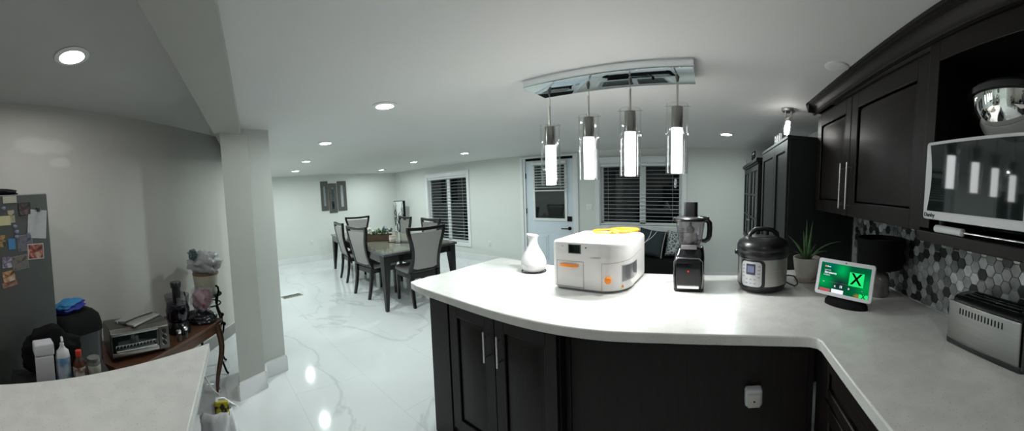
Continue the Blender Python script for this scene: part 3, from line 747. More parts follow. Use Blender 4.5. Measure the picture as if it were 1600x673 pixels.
# ------------------------------------------------------------------ smart display
t = thing('smart_display', 'smart display with white bezel showing a green music screen', 'smart display', (.675, 1.475, .92))
v = Vector((.753 - .552, 1.332 - 1.587)); t.rotation_euler[2] = math.atan2(v.y, v.x)
b = B(); rings = []
for z, s in ((0, 1.0), (.02, .98), (.045, .80), (.075, .45)): rings.append([(x * s, y * s + .012, z) for x, y in [(.125 * math.cos(a), .048 * math.sin(a)) for a in [2 * PI * k / 40 for k in range(40)]]])
loft(b, rings); obj('fabric_base', b, 'matte_black', t, smooth=60)
PM = tr(0, -.028, .052) @ rot(-.22, 'X')             # screen plane, local x right, z up, front -y
MZ = Matrix(((1, 0, 0, 0), (0, 0, 1, 0), (0, 1, 0, 0), (0, 0, 0, 1)))      # (x,y,z) -> (x,z,y): outline into the xz plane
b = B(); prism(b, rrect(-.162, .162, 0, .184, .014, 5), -.012, .0, PM @ MZ); obj('bezel', b, mat('display_bezel', (.62, .62, .65), .45), t, bevel=.002)
def screen_mat():
    m = bpy.data.materials.new('green_music_screen'); m.use_nodes = True; nt = m.node_tree; nt.nodes.clear()
    tc = nt.nodes.new('ShaderNodeTexCoord')
    def spot(c, s):
        d = nt.nodes.new('ShaderNodeVectorMath'); d.operation = 'SUBTRACT'; d.inputs[1].default_value = c; nt.links.new(tc.outputs['Generated'], d.inputs[0])
        e = nt.nodes.new('ShaderNodeVectorMath'); e.operation = 'DIVIDE'; e.inputs[1].default_value = s; nt.links.new(d.outputs[0], e.inputs[0])
        l = nt.nodes.new('ShaderNodeVectorMath'); l.operation = 'LENGTH'; nt.links.new(e.outputs[0], l.inputs[0])
        r = nt.nodes.new('ShaderNodeMapRange'); r.interpolation_type = 'SMOOTHSTEP'; r.inputs['From Min'].default_value = 0; r.inputs['From Max'].default_value = 1; r.inputs['To Min'].default_value = 1; r.inputs['To Max'].default_value = 0
        nt.links.new(l.outputs['Value'], r.inputs['Value']); return r.outputs[0]
    last = None
    base = (.0, .10, .035, 1)
    for c, s, col in (((.44, .5, .85), (.22, 2, .55), (.0, .42, .10, 1)), ((.05, .5, .35), (.45, 2, .4), (.0, .33, .08, 1)), ((.95, .5, .35), (.3, 2, .6), (.0, .30, .07, 1)), ((.42, .5, .30), (.25, 2, .45), (.01, .02, .025, 1)), ((.80, .5, .04), (.12, 1, .12), (.55, .22, .02, 1)), ((.2, .5, .98), (.3, 2, .3), (.0, .16, .10, 1))):
        mx = nt.nodes.new('ShaderNodeMixRGB'); nt.links.new(spot(c, s), mx.inputs[0]); mx.inputs[2].default_value = col
        if last is None: mx.inputs[1].default_value = base
        else: nt.links.new(last, mx.inputs[1])
        last = mx.outputs[0]
    e = nt.nodes.new('ShaderNodeEmission'); nt.links.new(last, e.inputs[0]); e.inputs[1].default_value = 1.0
    o = nt.nodes.new('ShaderNodeOutputMaterial'); nt.links.new(e.outputs[0], o.inputs[0]); return m
b = B(); box(b, -.142, .142, -.0132, -.012, .018, .164, PM); obj('screen', b, screen_mat(), t)
scr = lambda u, v: (-.142 + .284 * u, -.0142, .018 + .146 * v)
eg, ew, ed = emit('screen_green', (.02, .85, .20), 1.0), emit('screen_white', (.85, .88, 1.0), 1.1), emit('screen_black', (.0, .01, .0), .3)
er = emit('screen_red', (.6, .12, .14), .8); eo = emit('screen_orange', (1, .25, .1), .9)
def patch(name, u0, u1, v0, v1, m, dy=0):
    a, c = scr(u0, v0), scr(u1, v1); b = B(); box(b, a[0], c[0], a[1] - .0004 - dy, a[1] + .0004 - dy, a[2], c[2], PM); return obj(name, b, m, t)
patch('album_cover', .60, .885, .34, .80, eg)
def stext(name, s, size, m, u, v, **k):
    p = scr(u, v); return text(name, s, size, m, t, PM @ tr(p[0], p[1] - .001, p[2]) @ FACE_Y, ext=.0002, **k)
stext('cover_letter', 'X', .078, ed, .742, .57, bold=True, sx=1.05)
patch('video_thumbnail', .03, .25, -.0, .10, er); patch('search_card', .28, .52, -.0, .13, ew); patch('next_cover', .83, 1.0, .0, .13, eg, .0002)
stext('cover_letter', 'X', .028, ed, .915, .06, bold=True)
stext('app_lettering', 'Music', .0095, ew, .17, .87, bold=True)
patch('app_badge', .08, .12, .845, .895, eo)
stext('song_title', 'Shirtsleeves', .0150, ew, .215, .66, bold=True); stext('song_artist', 'Ed Sheeran', .0085, ew, .145, .575)
stext('playing_from', 'PLAYING FROM', .0055, ew, .15, .745)
patch('pause_bar', .440, .452, .20, .29, ew); patch('pause_bar', .470, .482, .20, .29, ew)
for u in (.34, .62): stext('skip_mark', '\u00ab' if u < .5 else '\u00bb', .018, ew, u, .24, bold=True)
patch('progress_line', .22, .66, .345, .352, mat('screen_grey_line', (.2, .2, .2), .5))
stext('elapsed_time', '0:12', .006, ew, .10, .33); stext('volume_mark', '---', .008, ew, .88, .24)
b = B(); lathe(b, [(0, 0), (.0035, 0), (.0035, .001), (0, .001)], 16, PM @ tr(0, -.012, .174) @ rot(PI / 2, 'X'), cap=False); obj('camera_lens', b, 'black', t)

# ------------------------------------------------------------------ black drum lamp behind the display
t = thing('drum_lamp', 'black drum-shaded table lamp with grey glass base in the corner behind the display', 'lamp', (.945, 1.60, .92))
b = B(); lathe(b, [(.128, .165), (.135, .168), (.137, .335), (.133, .335), (.131, .168)], 56, cap=False); obj('lamp_shade', b, 'matte_black', t)
b = B(); lathe(b, [(0, .300), (.132, .300), (.132, .303), (0, .303)], 40, cap=False); obj('shade_diffuser', b, mat('shade_top', (.10, .11, .11), .5), t)
b = B(); lathe(b, [(0, 0), (.062, 0), (.066, .01), (.060, .05), (.064, .09), (.050, .13), (.02, .15), (.012, .17), (.012, .22), (0, .22)], 36, cap=False); obj('lamp_base', b, mat('grey_glass_base', (.17, .17, .165), .15, coat=.4, var=.3, scale=20), t)
b = B(); tube(b, [(-.13, 0, .21), (.13, 0, .21)], .003, 8); tube(b, [(0, -.13, .21), (0, .13, .21)], .003, 8); obj('shade_spider', b, 'black', t)

# ------------------------------------------------------------------ aloe
t = thing('aloe_plant', 'spiky green aloe in a pale round pot beside the pressure cooker', 'potted plant', (.625, 1.99, .92))
b = B(); lathe(b, [(0, 0), (.072, 0), (.080, .006), (.084, .016), (.079, .016), (.074, .010), (0, .008)], 40, cap=False); obj('saucer', b, mat('terracotta_cream', (.50, .42, .36), .6), t)
b = B(); lathe(b, [(0, .010), (.058, .010), (.066, .03), (.080, .08), (.088, .13), (.090, .155), (.083, .155), (.080, .13), (.0, .125)], 48, cap=False); obj('pot', b, mat('stoneware_pot', (.60, .575, .52), .5, var=.08, scale=20), t)
b = B(); lathe(b, [(0, .126), (.081, .126), (.081, .132), (0, .138)], 30, cap=False); obj('soil', b, mat('potting_soil', (.03, .022, .016), .95, var=.4, scale=80, bump=.5), t)
ml = mat('aloe_leaf', (.07, .15, .055), .35, var=.25, scale=20)
for k, (az, L, lean, r0) in enumerate(((168, .20, .62, .012), (95, .27, .06, .013), (300, .27, .10, .014), (180, .20, .10, .012), (-22, .25, .98, .012), (-40, .15, 1.0, .012), (160, .10, .9, .011), (270, .09, .6, .014), (20, .12, .5, .012))):
    a = math.radians(az); d = Vector((math.cos(a), math.sin(a), 0)); pts = []; rr = []
    for i in range(9):
        u = i / 8; ln = lean * (.45 + .55 * u)
        pts.append(d * (.012 + L * u * math.sin(ln)) + Vector((0, 0, .128 + L * u * math.cos(ln)))); rr.append(r0 * (1 - u) ** .75 + .0008)
    b = B(); tube(b, pts, rr, 8, flat=.5); obj('leaf', b, ml, t, smooth=70)

# ------------------------------------------------------------------ pressure cooker
t = thing('pressure_cooker', 'steel and black electric pressure cooker with control panel on the worktop', 'pressure cooker', (.312, 1.862, .92))
b = B(); lathe(b, [(0, 0), (.110, 0), (.132, .012), (.145, .040), (.147, .045), (0, .045)], 64, cap=False); obj('base', b, 'black', t)
b = B(); lathe(b, [(.1455, .044), (.1455, .196), (.1, .196)], 72, cap=False); obj('steel_body', b, 'steel', t)
b = B(); lathe(b, [(.10, .195), (.148, .195), (.153, .205), (.154, .225), (.150, .238), (.152, .242), (.152, .262), (.140, .285), (.10, .305), (.05, .313), (0, .315)], 72, cap=False); obj('lid', b, 'black', t)
b = B(); lathe(b, [(.0, .312), (.085, .3085), (.090, .306), (.088, .302), (0, .305)], 48, cap=False); obj('lid_plate', b, mat('steel_lid_plate', (.30, .30, .30), .3, .9), t)
b = B(); path = [(-.088, 0, .295), (-.082, 0, .325), (-.05, 0, .347), (0, 0, .353), (.05, 0, .347), (.082, 0, .325), (.088, 0, .295)]
tube(b, path, .014, 12, flat=1.3, m=rot(math.radians(8), 'Z')); obj('lid_handle', b, 'black', t)
b = B(); cyl(b, .03, .05, .305, .335, .012); obj('steam_valve', b, 'black', t)
b = B(); cyl(b, -.03, .06, .305, .325, .008); obj('float_valve', b, 'black', t)
for s in (-1, 1):
    b = B(); rbox(b, s * .150 - .016, s * .150 + .016, -.02, .02, .205, .228, .005); obj('side_handle', b, 'black', t)
# control panel: curved plate around the body
def curved_plate(bm, r, a0, a1, z0, z1, th, rc=.012, n=14):
    outer = []
    w_ = (a1 - a0) * r
    o2 = rrect(0, w_, z0, z1, rc, 5)
    # grid fan via loft of outline: inner outline at r, outer at r+th, subdivided horizontally
    cx, cz = w_ / 2, (z0 + z1) / 2
    def P_(u, z, rr): a = a0 + u / r; return (rr * math.cos(a), rr * math.sin(a), z)
    # resample into vertical strips
    def span(u):
        zs = [z1, z0]
        if u < rc: k = math.sqrt(max(0, rc * rc - (rc - u) ** 2)); zs = [z1 - rc + k, z0 + rc - k]
        elif u > w_ - rc: k = math.sqrt(max(0, rc * rc - (u - w_ + rc) ** 2)); zs = [z1 - rc + k, z0 + rc - k]
        return zs
    us = sorted(set([w_ * i / n for i in range(n + 1)] + [rc * .12, rc * .4, rc * .7, w_ - rc * .12, w_ - rc * .4, w_ - rc * .7]))
    prev = None
    for u in us:
        zt, zb = span(u)
        if zt - zb < 1e-5: zt += 1e-5
        cur = [bm.verts.new(P_(u, zb, r)), bm.verts.new(P_(u, zt, r)), bm.verts.new(P_(u, zt, r + th)), bm.verts.new(P_(u, zb, r + th))]
        if prev:
            for i in range(4): bm.faces.new((prev[i], cur[i], cur[(i + 1) % 4], prev[(i + 1) % 4]))
        else: bm.faces.new(cur)
        prev = cur
    bm.faces.new(prev[::-1])
pc = math.radians(-122)
b = B(); curved_plate(b, .145, pc - .50, pc + .50, .036, .192, .006, .022); obj('panel_surround', b, 'black', t)
b = B(); curved_plate(b, .1505, pc - .44, pc + .38, .046, .184, .003, .020); obj('control_panel', b, mat('panel_silver', (.55, .55, .57), .35, .3), t)
b = B(); curved_plate(b, .1535, pc - .22, pc + .14, .112, .172, .0015, .003); obj('panel_display', b, mat('lcd_dark', (.03, .035, .06), .2), t)
b = B(); curved_plate(b, .1548, pc - .17, pc + .09, .125, .160, .0008, .002); obj('lcd_window', b, emit('lcd_glow', (.35, .40, .60), .5), t)
b = B()
for s_, zz in ((-1, .16), (-1, .14), (-1, .12), (-1, .10), (1, .16), (1, .14), (1, .12), (1, .10)):
    aa = pc - .04 + s_ * .31; curved_plate(b, .1534, aa - .05, aa + .05, zz - .003, zz + .003, .0008, .001, 2)
for k in range(3):
    for q in range(2): aa = pc - .2 + k * .16; curved_plate(b, .1534, aa - .04, aa + .04, .062 + q * .022, .067 + q * .022, .0008, .001, 2)
obj('button_marks', b, mat('button_grey', (.28, .28, .30), .5), t)
b = B(); tube(b, [(.142, .02, .03), (.17, .0, .018), (.20, -.005, .006), (.222, .01, .012), (.225, .03, .03), (.205, .04, .055), (.17, .045, .06), (.13, .05, .05)], .0045, 8)
obj('power_cord', b, 'black', t)
# ------------------------------------------------------------------ white box appliance on the island
t = thing('desktop_machine', 'large white rounded box appliance with orange drawer grip in the middle of the island', 'appliance', (-.655, 1.87, .92), math.radians(-1.5))
X0, X1, Y0, Y1 = -.222, .222, -.24, .24
OUT = lambda i=0: rrect(X0 + i, X1 - i, Y0 + i, Y1 - i, [.165 - i, .05 - i, .05 - i, .035 - i], 14)
b = B(); rings = [[(x, y, z) for x, y in OUT(i)] for z, i in ((.012, .012), (.018, .003), (.03, .0), (.262, .0), (.274, .003), (.282, .010), (.285, .022), (.2855, .034))]
loft(b, rings); obj('body', b, 'appliance_white', t, smooth=50)
b = B(); prism(b, OUT(.02), .002, .013); obj('underside', b, mat('grey_base', (.25, .25, .25), .5), t)
yf = Y0
def strip(name, x0, x1, z0, z1, m, d=.0012, bev=0, par=None): b = B(); box(b, x0, x1, yf - d, yf + .004, z0, z1); return obj(name, b, m, par or t, bevel=bev)
gap = mat('seam_shadow_gap', (.20, .19, .18), .7)
for nm, a in (('drawer_seam', (-.190, -.188, .028, .172)), ('drawer_seam', (-.022, -.020, .020, .172)), ('drawer_seam', (-.190, -.020, .170, .172)), ('drawer_seam', (-.190, -.020, .022, .024))): strip(nm, *a, gap, .0004)
strip('drawer_front', -.186, -.024, .026, .168, 'appliance_white', .002, .001)
b = B(); loft(b, [[(-.168 + u * .118, yf - .004 - .016 * math.sin(PI * min(max(u, .02), .98)) ** .6 * s, .146 + zz) for s, zz in ((0, -.006), (1, -.005), (1, .006), (0, .008))] for u in [k / 12 for k in range(13)]])
obj('drawer_grip', b, 'orange', t, smooth=60)
strip('screen_frame', -.115, -.036, .215, .268, mat('screen_bezel', (.10, .10, .10), .3), .0015, .001); strip('screen', -.108, -.043, .220, .263, 'dark_glass', .0025)
b = B(); cyl(b, 0, 0, 0, .002, .004, m=tr(-.005, yf - .001, .252) @ rot(PI / 2, 'X')); obj('camera_hole', b, 'black', t)
b = B(); rbox(b, -.156, -.146, yf - .001, yf + .002, .250, .259, .0005, 1); obj('front_mark', b, mat('faint_mark', (.5, .5, .5), .5), t)
text('brand_lettering', 'o LUMATY', .013, mat('grey_print', (.34, .33, .31), .5), t, tr(.052, yf - .0008, .199) @ FACE_Y)
# the rounded side: helper on the outline
def on_round(u):
    """point and outward normal at arc length u along the right half of the outline, starting at the front seam"""
    s0 = (X1 - .165) - .085
    if u < s0: return Vector((.085 + u, Y0, 0)), Vector((0, -1, 0))
    u -= s0; L = .165 * PI / 2
    if u < L: a = -PI / 2 + u / .165; return Vector((X1 - .165 + .165 * math.cos(a), Y0 + .165 + .165 * math.sin(a), 0)), Vector((math.cos(a), math.sin(a), 0))
    u -= L; return Vector((X1, Y0 + .165 + u, 0)), Vector((1, 0, 0))
def ribbon(name, u0, u1, zf0, zf1, m, th=.0012, n=18, inset=0):
    b = B(); rings = []
    for k in range(n + 1):
        u = u0 + (u1 - u0) * k / n; p, q = on_round(u); z0_, z1_ = zf0(u), zf1(u)
        rings.append([(p.x - q.x * .002, p.y - q.y * .002, z0_), (p.x + q.x * th, p.y + q.y * th, z0_), (p.x + q.x * th, p.y + q.y * th, z1_), (p.x - q.x * .002, p.y - q.y * .002, z1_)])
    loft(b, rings); return obj(name, b, m, t, smooth=50)
c0 = lambda v: (lambda u: v)
ribbon('door_seam', .0, .002, c0(.018), c0(.170), gap, .0006, 2)
sl = lambda u: .168 + .030 * max(0, (u - .05)) / .33
ribbon('door_seam', .0, .40, sl, lambda u: sl(u) + .0018, gap, .0006, 24)
ribbon('side_window_frame', .115, .300, lambda u: .060 + .010 * u, lambda u: .155 + .015 * u, mat('window_rim', (.42, .42, .42), .4), .001, 18)
ribbon('side_window', .120, .295, lambda u: .065 + .010 * u, lambda u: .150 + .015 * u, mat('grey_tinted_window', (.12, .12, .125), .12, coat=.6), .0018, 18)
b = B(); p, q = on_round(.035); mk = tr(p.x, p.y, .078) @ Vector((0, 0, 1)).rotation_difference(q).to_matrix().to_4x4()
lathe(b, [(0, 0), (.021, 0), (.021, .008), (.017, .018), (.008, .022), (0, .022)], 8, mk, cap=False); obj('orange_knob', b, 'orange', t)
p, q = on_round(.12); mk = tr(p.x, p.y, .038) @ rot(math.atan2(q.y, q.x) + PI / 2, 'Z') @ FACE_Y
b = B(); prism(b, [(-.011, -.008), (.011, -.008), (0, .011)], 0, .001, mk); obj('warning_triangle', b, 'yellow', t)
text('warning_mark', '!', .013, 'black', t, mk @ tr(0, -.002, .0015), bold=True)
b = B(); prism(b, [(-.014, -.010), (.014, -.010), (.014, .010), (-.014, .010)], 0, .0008, mk @ tr(.05, .005, 0)); obj('warning_label', b, mat('pale_label', (.62, .61, .62), .5), t)
b = B(); prism(b, rrect(-.02, .205, .05, .225, .05, 6), .2855, .2875); obj('lid_panel', b, mat('lid_grey', (.62, .61, .63), .3), t)
TZ = .92 + .2875
# hoops and film lying on it
def hoop(name, label, cx, cy, rx, ry, m, z, r=.007, rotz=0, cross=False, tilt=0):
    pts = [(rx * math.cos(2 * PI * k / 48), ry * math.sin(2 * PI * k / 48), 0) for k in range(48)]
    t_ = thing(name, label, 'hoop', (cx, cy, z), rotz); t_.rotation_euler[0] = tilt
    b = B(); tube(b, pts, r, 10, closed=True); obj('ring', b, m, t_, smooth=70)
    if cross:
        b = B(); tube(b, [(-rx, 0, 0), (0, .012, .001), (rx * .98, .0, 0)], r * .9, 8); tube(b, [(0, -ry, 0), (-.01, 0, 0), (-.02, ry, 0)], r * .8, 8)
        obj('cross_bar', b, m, t_, smooth=70)
        b = B(); lathe(b, [(0, -r * .5), (.036, -r * .6), (.038, r * .2), (.03, r * .7), (0, r * .7)], 32, tr(-.01, .005, 0), cap=False); obj('hub', b, m, t_)
    return t_
hoop('plastic_hoop', 'open amber plastic ring lying on top of the white appliance, left of the filled one', -.665, 2.02, .10, .085, mat('amber_ring', (.78, .25, .012), .3), TZ + .0075, .0072)
hoop('plastic_hoop', 'bright orange-yellow hoop with cross bars on top of the white appliance', -.545, 1.995, .088, .080, 'yellow', TZ + .024, .0082, .4, cross=True, tilt=.0)
b = B(); v = []
N = 14
for i in range(N + 1):
    for j in range(N + 1):
        x = -.10 + .20 * i / N; y = -.09 + .16 * j / N
        z = .0018 + .004 * max(0, noise.noise(Vector((x * 22, y * 22, 3))))
        v.append(b.verts.new((x, y, z)))
for i in range(N):
    for j in range(N): b.faces.new((v[i * (N + 1) + j], v[(i + 1) * (N + 1) + j], v[(i + 1) * (N + 1) + j + 1], v[i * (N + 1) + j + 1]))
tag(obj('plastic_bag', b, film('clear_film', (.85, .85, .88), .45), None, (-.565, 1.90, TZ), rotz=.3), 'flat crinkled clear plastic bag under the hoops on the white appliance', 'plastic bag')

# ------------------------------------------------------------------ food processor
t = thing('food_processor', 'black food processor with clear jug and tall feed tube on the island', 'food processor', (-.115, 1.86, .92), math.radians(-2))
b = B(); rings = []
for z, hw, y0, y1, r in ((0, .083, -.088, .09, .02), (.006, .086, -.092, .092, .022), (.15, .084, -.088, .092, .022), (.185, .083, -.075, .092, .025), (.205, .080, -.045, .092, .025), (.232, .075, -.03, .088, .03), (.238, .070, -.025, .084, .03)):
    rings.append([(x, y, z) for x, y in rrect(-hw, hw, y0, y1, r, 6)])
loft(b, rings); obj('motor_base', b, 'gloss_black', t, smooth=45)
b = B(); loft(b, [[(x, -.0925 - k, z) for x, z in ((-.066, .035), (.066, .035), (.070, .165), (-.070, .165))] for k in (0, .004)]); obj('front_panel', b, 'gloss_black', t, bevel=.003)
b = B(); tube(b, [(-.078, -.091, .02), (-.082, -.091, .10), (-.080, -.089, .17), (-.06, -.080, .188), (.06, -.080, .188), (.080, -.089, .17), (.082, -.091, .10), (.078, -.091, .02)], .004, 8); obj('grey_trim', b, mat('gunmetal', (.20, .20, .21), .25, .9), t, smooth=70)
b = B(); rbox(b, -.062, .062, -.098, -.086, .018, .040, .004); obj('chrome_foot_strip', b, 'chrome', t)
b = B(); cyl(b, 0, 0, 0, .002, .004, m=tr(.0, -.0965, .118) @ rot(PI / 2, 'X')); obj('indicator_light', b, emit('red_led', (1, .04, .02), 1.5), t)
b = B(); rbox(b, -.046, .046, -.058, -.040, .196, .206, .002, 2, rot(-.12, 'X')); obj('control_strip', b, mat('silver_strip', (.6, .6, .62), .3), t)
b = B(); lathe(b, [(.030, .235), (.052, .240), (.060, .262), (.060, .268)], 40, cap=False); obj('bowl_collar', b, 'smoke', t)
b = B(); lathe(b, [(0, .250), (.052, .252), (.068, .272), (.084, .385), (.086, .392), (.084, .392), (.081, .385), (.065, .275), (.05, .256), (0, .254)], 48, cap=False); obj('jug', b, 'smoke', t, smooth=60)
b = B(); rbox(b, -.044, .044, -.078, -.068, .238, .262, .003, 2); obj('jug_label', b, mat('grey_print_band', (.35, .33, .35), .4), t)
b = B(); lathe(b, [(0, .262), (.016, .262), (.016, .30), (.008, .31), (.008, .40), (0, .40)], 20, cap=False)
for k in range(4):
    a = k * PI / 2 + .4; z = .285 + .022 * k
    prism(b, [(0.008, -.010), (.05, -.006), (.058, .004), (.03, .010), (.008, .010)], z, z + .003, rot(a, 'Z') @ rot(.15, 'X'))
lathe(b, [(.0, .318), (.022, .322), (.026, .345), (.014, .36), (0, .36)], 20, cap=False)
obj('blade_stem', b, mat('blade_dark', (.05, .05, .06), .25, .5), t)
b = B(); lathe(b, [(0, .392), (.086, .392), (.089, .398), (.088, .408), (.078, .416), (0, .418)], 48, cap=False); rbox(b, -.10, -.05, -.022, .022, .388, .412, .006); rbox(b, .05, .108, -.022, .022, .392, .420, .008); obj('lid', b, 'black', t)
b = B(); loft(b, [[(x, y, z) for x, y in rrect(-.038 * s - .0, .040 * s, -.03 * s, .03 * s, .018 * s, 5)] for z, s in ((.41, 1.06), (.43, 1.0), (.495, 1.0), (.50, .97))]); obj('feed_tube', b, 'black', t, smooth=50)
b = B(); tube(b, [(.082, 0, .398), (.100, 0, .394), (.110, 0, .380), (.112, 0, .35), (.110, 0, .308), (.102, 0, .288), (.086, 0, .276), (.068, 0, .278)], [.009, .011, .012, .012, .012, .011, .010, .008], 12, flat=1.3); obj('jug_handle', b, 'gloss_black', t, smooth=70)

# ------------------------------------------------------------------ vase shaped diffuser
t = thing('vase_diffuser', 'white vase-shaped aroma diffuser at the left end of the island', 'diffuser', (-1.19, 1.93, .92))
b = B(); tube(b, [(.086 * math.cos(a), .086 * math.sin(a), .004) for a in [2 * PI * k / 48 for k in range(48)]], .004, 8, closed=True); obj('base_ring', b, 'gloss_black', t)
b = B(); lathe(b, [(0, .006), (.060, .006), (.078, .014), (.088, .034), (.092, .055), (.0915, .062)], 56, cap=False); obj('base_bowl', b, mat('diffuser_white', (.50, .49, .50), .45), t, smooth=70)
b = B(); n = 48; rings = []
for r, z, k in ((.0918, .0625, 0), (.090, .078, 0), (.080, .108, 0), (.062, .140, 0), (.045, .168, 0), (.034, .195, 0), (.031, .220, .1), (.034, .240, .5), (.039, .254, 1), (.041, .260, 1.2), (.037, .260, 1.2), (.031, .250, .8), (.027, .225, 0)):
    rings.append([((r + k * .011 * max(0, math.cos(a - PI)) ** 4) * math.cos(a), r * math.sin(a), z + k * (.006 * math.cos(a - PI))) for a in [2 * PI * q / n for q in range(n)]])
loft(b, rings); obj('vase_top', b, bpy.data.materials['diffuser_white'], t, smooth=70)

b = B(); tube(b, [(.0, 0, 0), (.03, -.015, .0), (.07, -.01, 0), (.10, .006, 0), (.13, .0, .0), (.16, .02, 0), (.175, .05, .0)], .0022, 8)
tag(obj('charging_cable', b, 'white_plastic', None, (-.40, 1.93, .9225)), 'thin white cable lying between the white appliance and the food processor', 'cable')

# ------------------------------------------------------------------ dining table
P1, P2, P3, P4 = (-3.47, 2.13), (-6.50, 2.68), (-3.46, 3.43), (-6.42, 3.95)
cx_, cy_ = -4.96, 3.05
q = lambda p, i=0: (p[0] + (cx_ - p[0]) * i - cx_, p[1] + (cy_ - p[1]) * i - cy_)
t = thing('dining_table', 'long black dining table with stone-toned inset top and tapered legs', 'table', (cx_, cy_, 0))
b = B(); prism(b, [q(P1), q(P3), q(P4), q(P2)], .728, .757); obj('tabletop', b, 'tabletop', t, bevel=.004)
def lerp(a, c, u): return (a[0] + (c[0] - a[0]) * u, a[1] + (c[1] - a[1]) * u)
def quad_pt(u, v): return lerp(lerp(P1, P2, u), lerp(P3, P4, u), v)
for u0, u1 in ((.02, .16), (.165, .835), (.84, .98)):
    b = B(); prism(b, [tuple(Vector(quad_pt(u, v)) - Vector((cx_, cy_))) for u, v in ((u0, .04), (u1, .04), (u1, .96), (u0, .96))], .7565, .760)
    obj('inset_panel', b, 'tableglass', t, bevel=.001)
b = B()
qs = [Vector((*q(P, .05), 0)) for P in (P1, P3, P4, P2)]
for i in range(4): bar(b, qs[i] + Vector((0, 0, .675)), qs[(i + 1) % 4] + Vector((0, 0, .675)), .03, .105)
obj('apron', b, 'lacquer', t, bevel=.002)
for P in (P1, P2, P3, P4):
    c = Vector(q(P, .022)); b = B(); cn = Vector((0, 0)) - c; sx, sy = (1 if cn.x > 0 else -1), (1 if cn.y > 0 else -1)
    def rg(z, s): return [(c.x + sx * a * s, c.y + sy * d * s, z) for a, d in ((0, 0), (1, 0), (1, 1), (0, 1))]
    loft(b, [rg(0, .042), rg(.62, .10), rg(.728, .115)]); obj('leg', b, 'lacquer', t, bevel=.003)

# ------------------------------------------------------------------ dining chairs (front = +y)
def chair():
    t = thing('dining_chair', '', 'chair', (0, 0, 0), 0, 'upholstered dining chairs around the long table')
    b = B(); rings = []
    for z, i in ((.445, .0), (.46, -.006), (.49, -.004), (.505, .02), (.508, .05)): rings.append([(x, y, z) for x, y in rrect(-.235 + i, .235 - i, -.20 + i, .25 - i, .05, 5)])
    loft(b, rings); obj('seat', b, 'fabric', t, smooth=60)
    b = B()
    for p_, q_ in (((-.205, -.215), (.205, -.215)), ((-.205, -.215), (-.22, .215)), ((.205, -.215), (.22, .215)), ((-.22, .215), (.22, .215))): bar(b, (*p_, .41), (*q_, .41), .025, .075)
    obj('seat_rail', b, 'lacquer', t, bevel=.003)
    hw = lambda z: .226 + .028 * math.cos((z - 1.07) * 7.5) + max(0, z - .85) * .10
    yb = lambda z: -.215 - (z - .45) * .16 - .030 * math.sin((z - .45) * 4.6)
    zs = [.45 + .6 * k / 12 for k in range(13)]
    b = B(); rings = []
    for z in zs[1:-1]:
        w_ = hw(z) - .016; y = yb(z)
        rings.append([(-w_, y - .012, z), (-w_ * .5, y - .020, z), (0, y - .022, z), (w_ * .5, y - .020, z), (w_, y - .012, z), (w_, y + .012, z), (w_ * .5, y + .018, z), (0, y + .020, z), (-w_ * .5, y + .018, z), (-w_, y + .012, z)])
    loft(b, rings); obj('backrest', b, 'fabric', t, smooth=60)
    for s in (-1, 1):
        b = B(); rings = []
        for z in zs:
            x = s * hw(z); y = yb(z); k = .023
            rings.append([(x - k, y - .022, z), (x + k, y - .022, z), (x + k, y + .022, z), (x - k, y + .022, z)])
        loft(b, rings); obj('back_post', b, 'lacquer', t, bevel=.004, smooth=50)
    b = B(); rings = []
    for k in range(13):
        u = -1 + 2 * k / 12; x = u * (hw(1.05) + .019); z = 1.05 + .014 * (abs(u) ** 2) - .004; y = yb(1.05)
        rings.append([(x, y - .024, z - .02), (x, y + .022, z - .02), (x, y + .022, z + .022), (x, y - .024, z + .022)])
    loft(b, rings); obj('top_rail', b, 'lacquer', t, bevel=.005)
    b = B(); bar(b, (-hw(.50) - .0, yb(.50), .495), (hw(.50), yb(.50), .495), .036, .045); obj('bottom_rail', b, 'lacquer', t, bevel=.003)
    for s in (-1, 1):
        b = B(); loft(b, [[(s * .21 + a * k, -.225 + o_ + d * k, z) for a, d in ((-1, -1), (1, -1), (1, 1), (-1, 1))] for z, k, o_ in ((0, .019, -.065), (.15, .021, -.030), (.30, .023, -.008), (.46, .025, 0))]); obj('leg', b, 'lacquer', t, bevel=.003, smooth=50)
        b = B(); loft(b, [[(s * .205 + a * k, .205 + d * k, z) for a, d in ((-1, -1), (1, -1), (1, 1), (-1, 1))] for z, k in ((0, .018), (.44, .026))]); obj('leg', b, 'lacquer', t, bevel=.003)
    return t
ang = math.atan2(-.185, 1)
chairs = [(-4.34, 2.52, .04, 'grey upholstered black-framed chair on the near long side of the table, nearer the kitchen'),
          (-5.37, 2.72, -.17, 'grey upholstered black-framed chair on the near long side, farther from the kitchen, seen edge-on'),
          (-3.62, 2.76, PI / 2 - .16, 'grey upholstered chair at the kitchen end of the table, its whole back towards us'),
          (-6.42, 3.38, -PI / 2 - .28, 'grey chair at the far end of the table, behind the white flowers'),
          (-5.40, 3.52, PI - .22, 'grey chair on the window side of the table, just right of the flower box'),
          (-4.38, 3.35, PI - .12, 'grey chair on the window side of the table, before the far window blind')]
c0_ = chair()
for i, (x, y, a, l) in enumerate(chairs):
    o = c0_ if i == 0 else copy_tree(c0_)
    o.location = (x, y, 0); o.rotation_euler = (0, 0, a); o['label'] = l

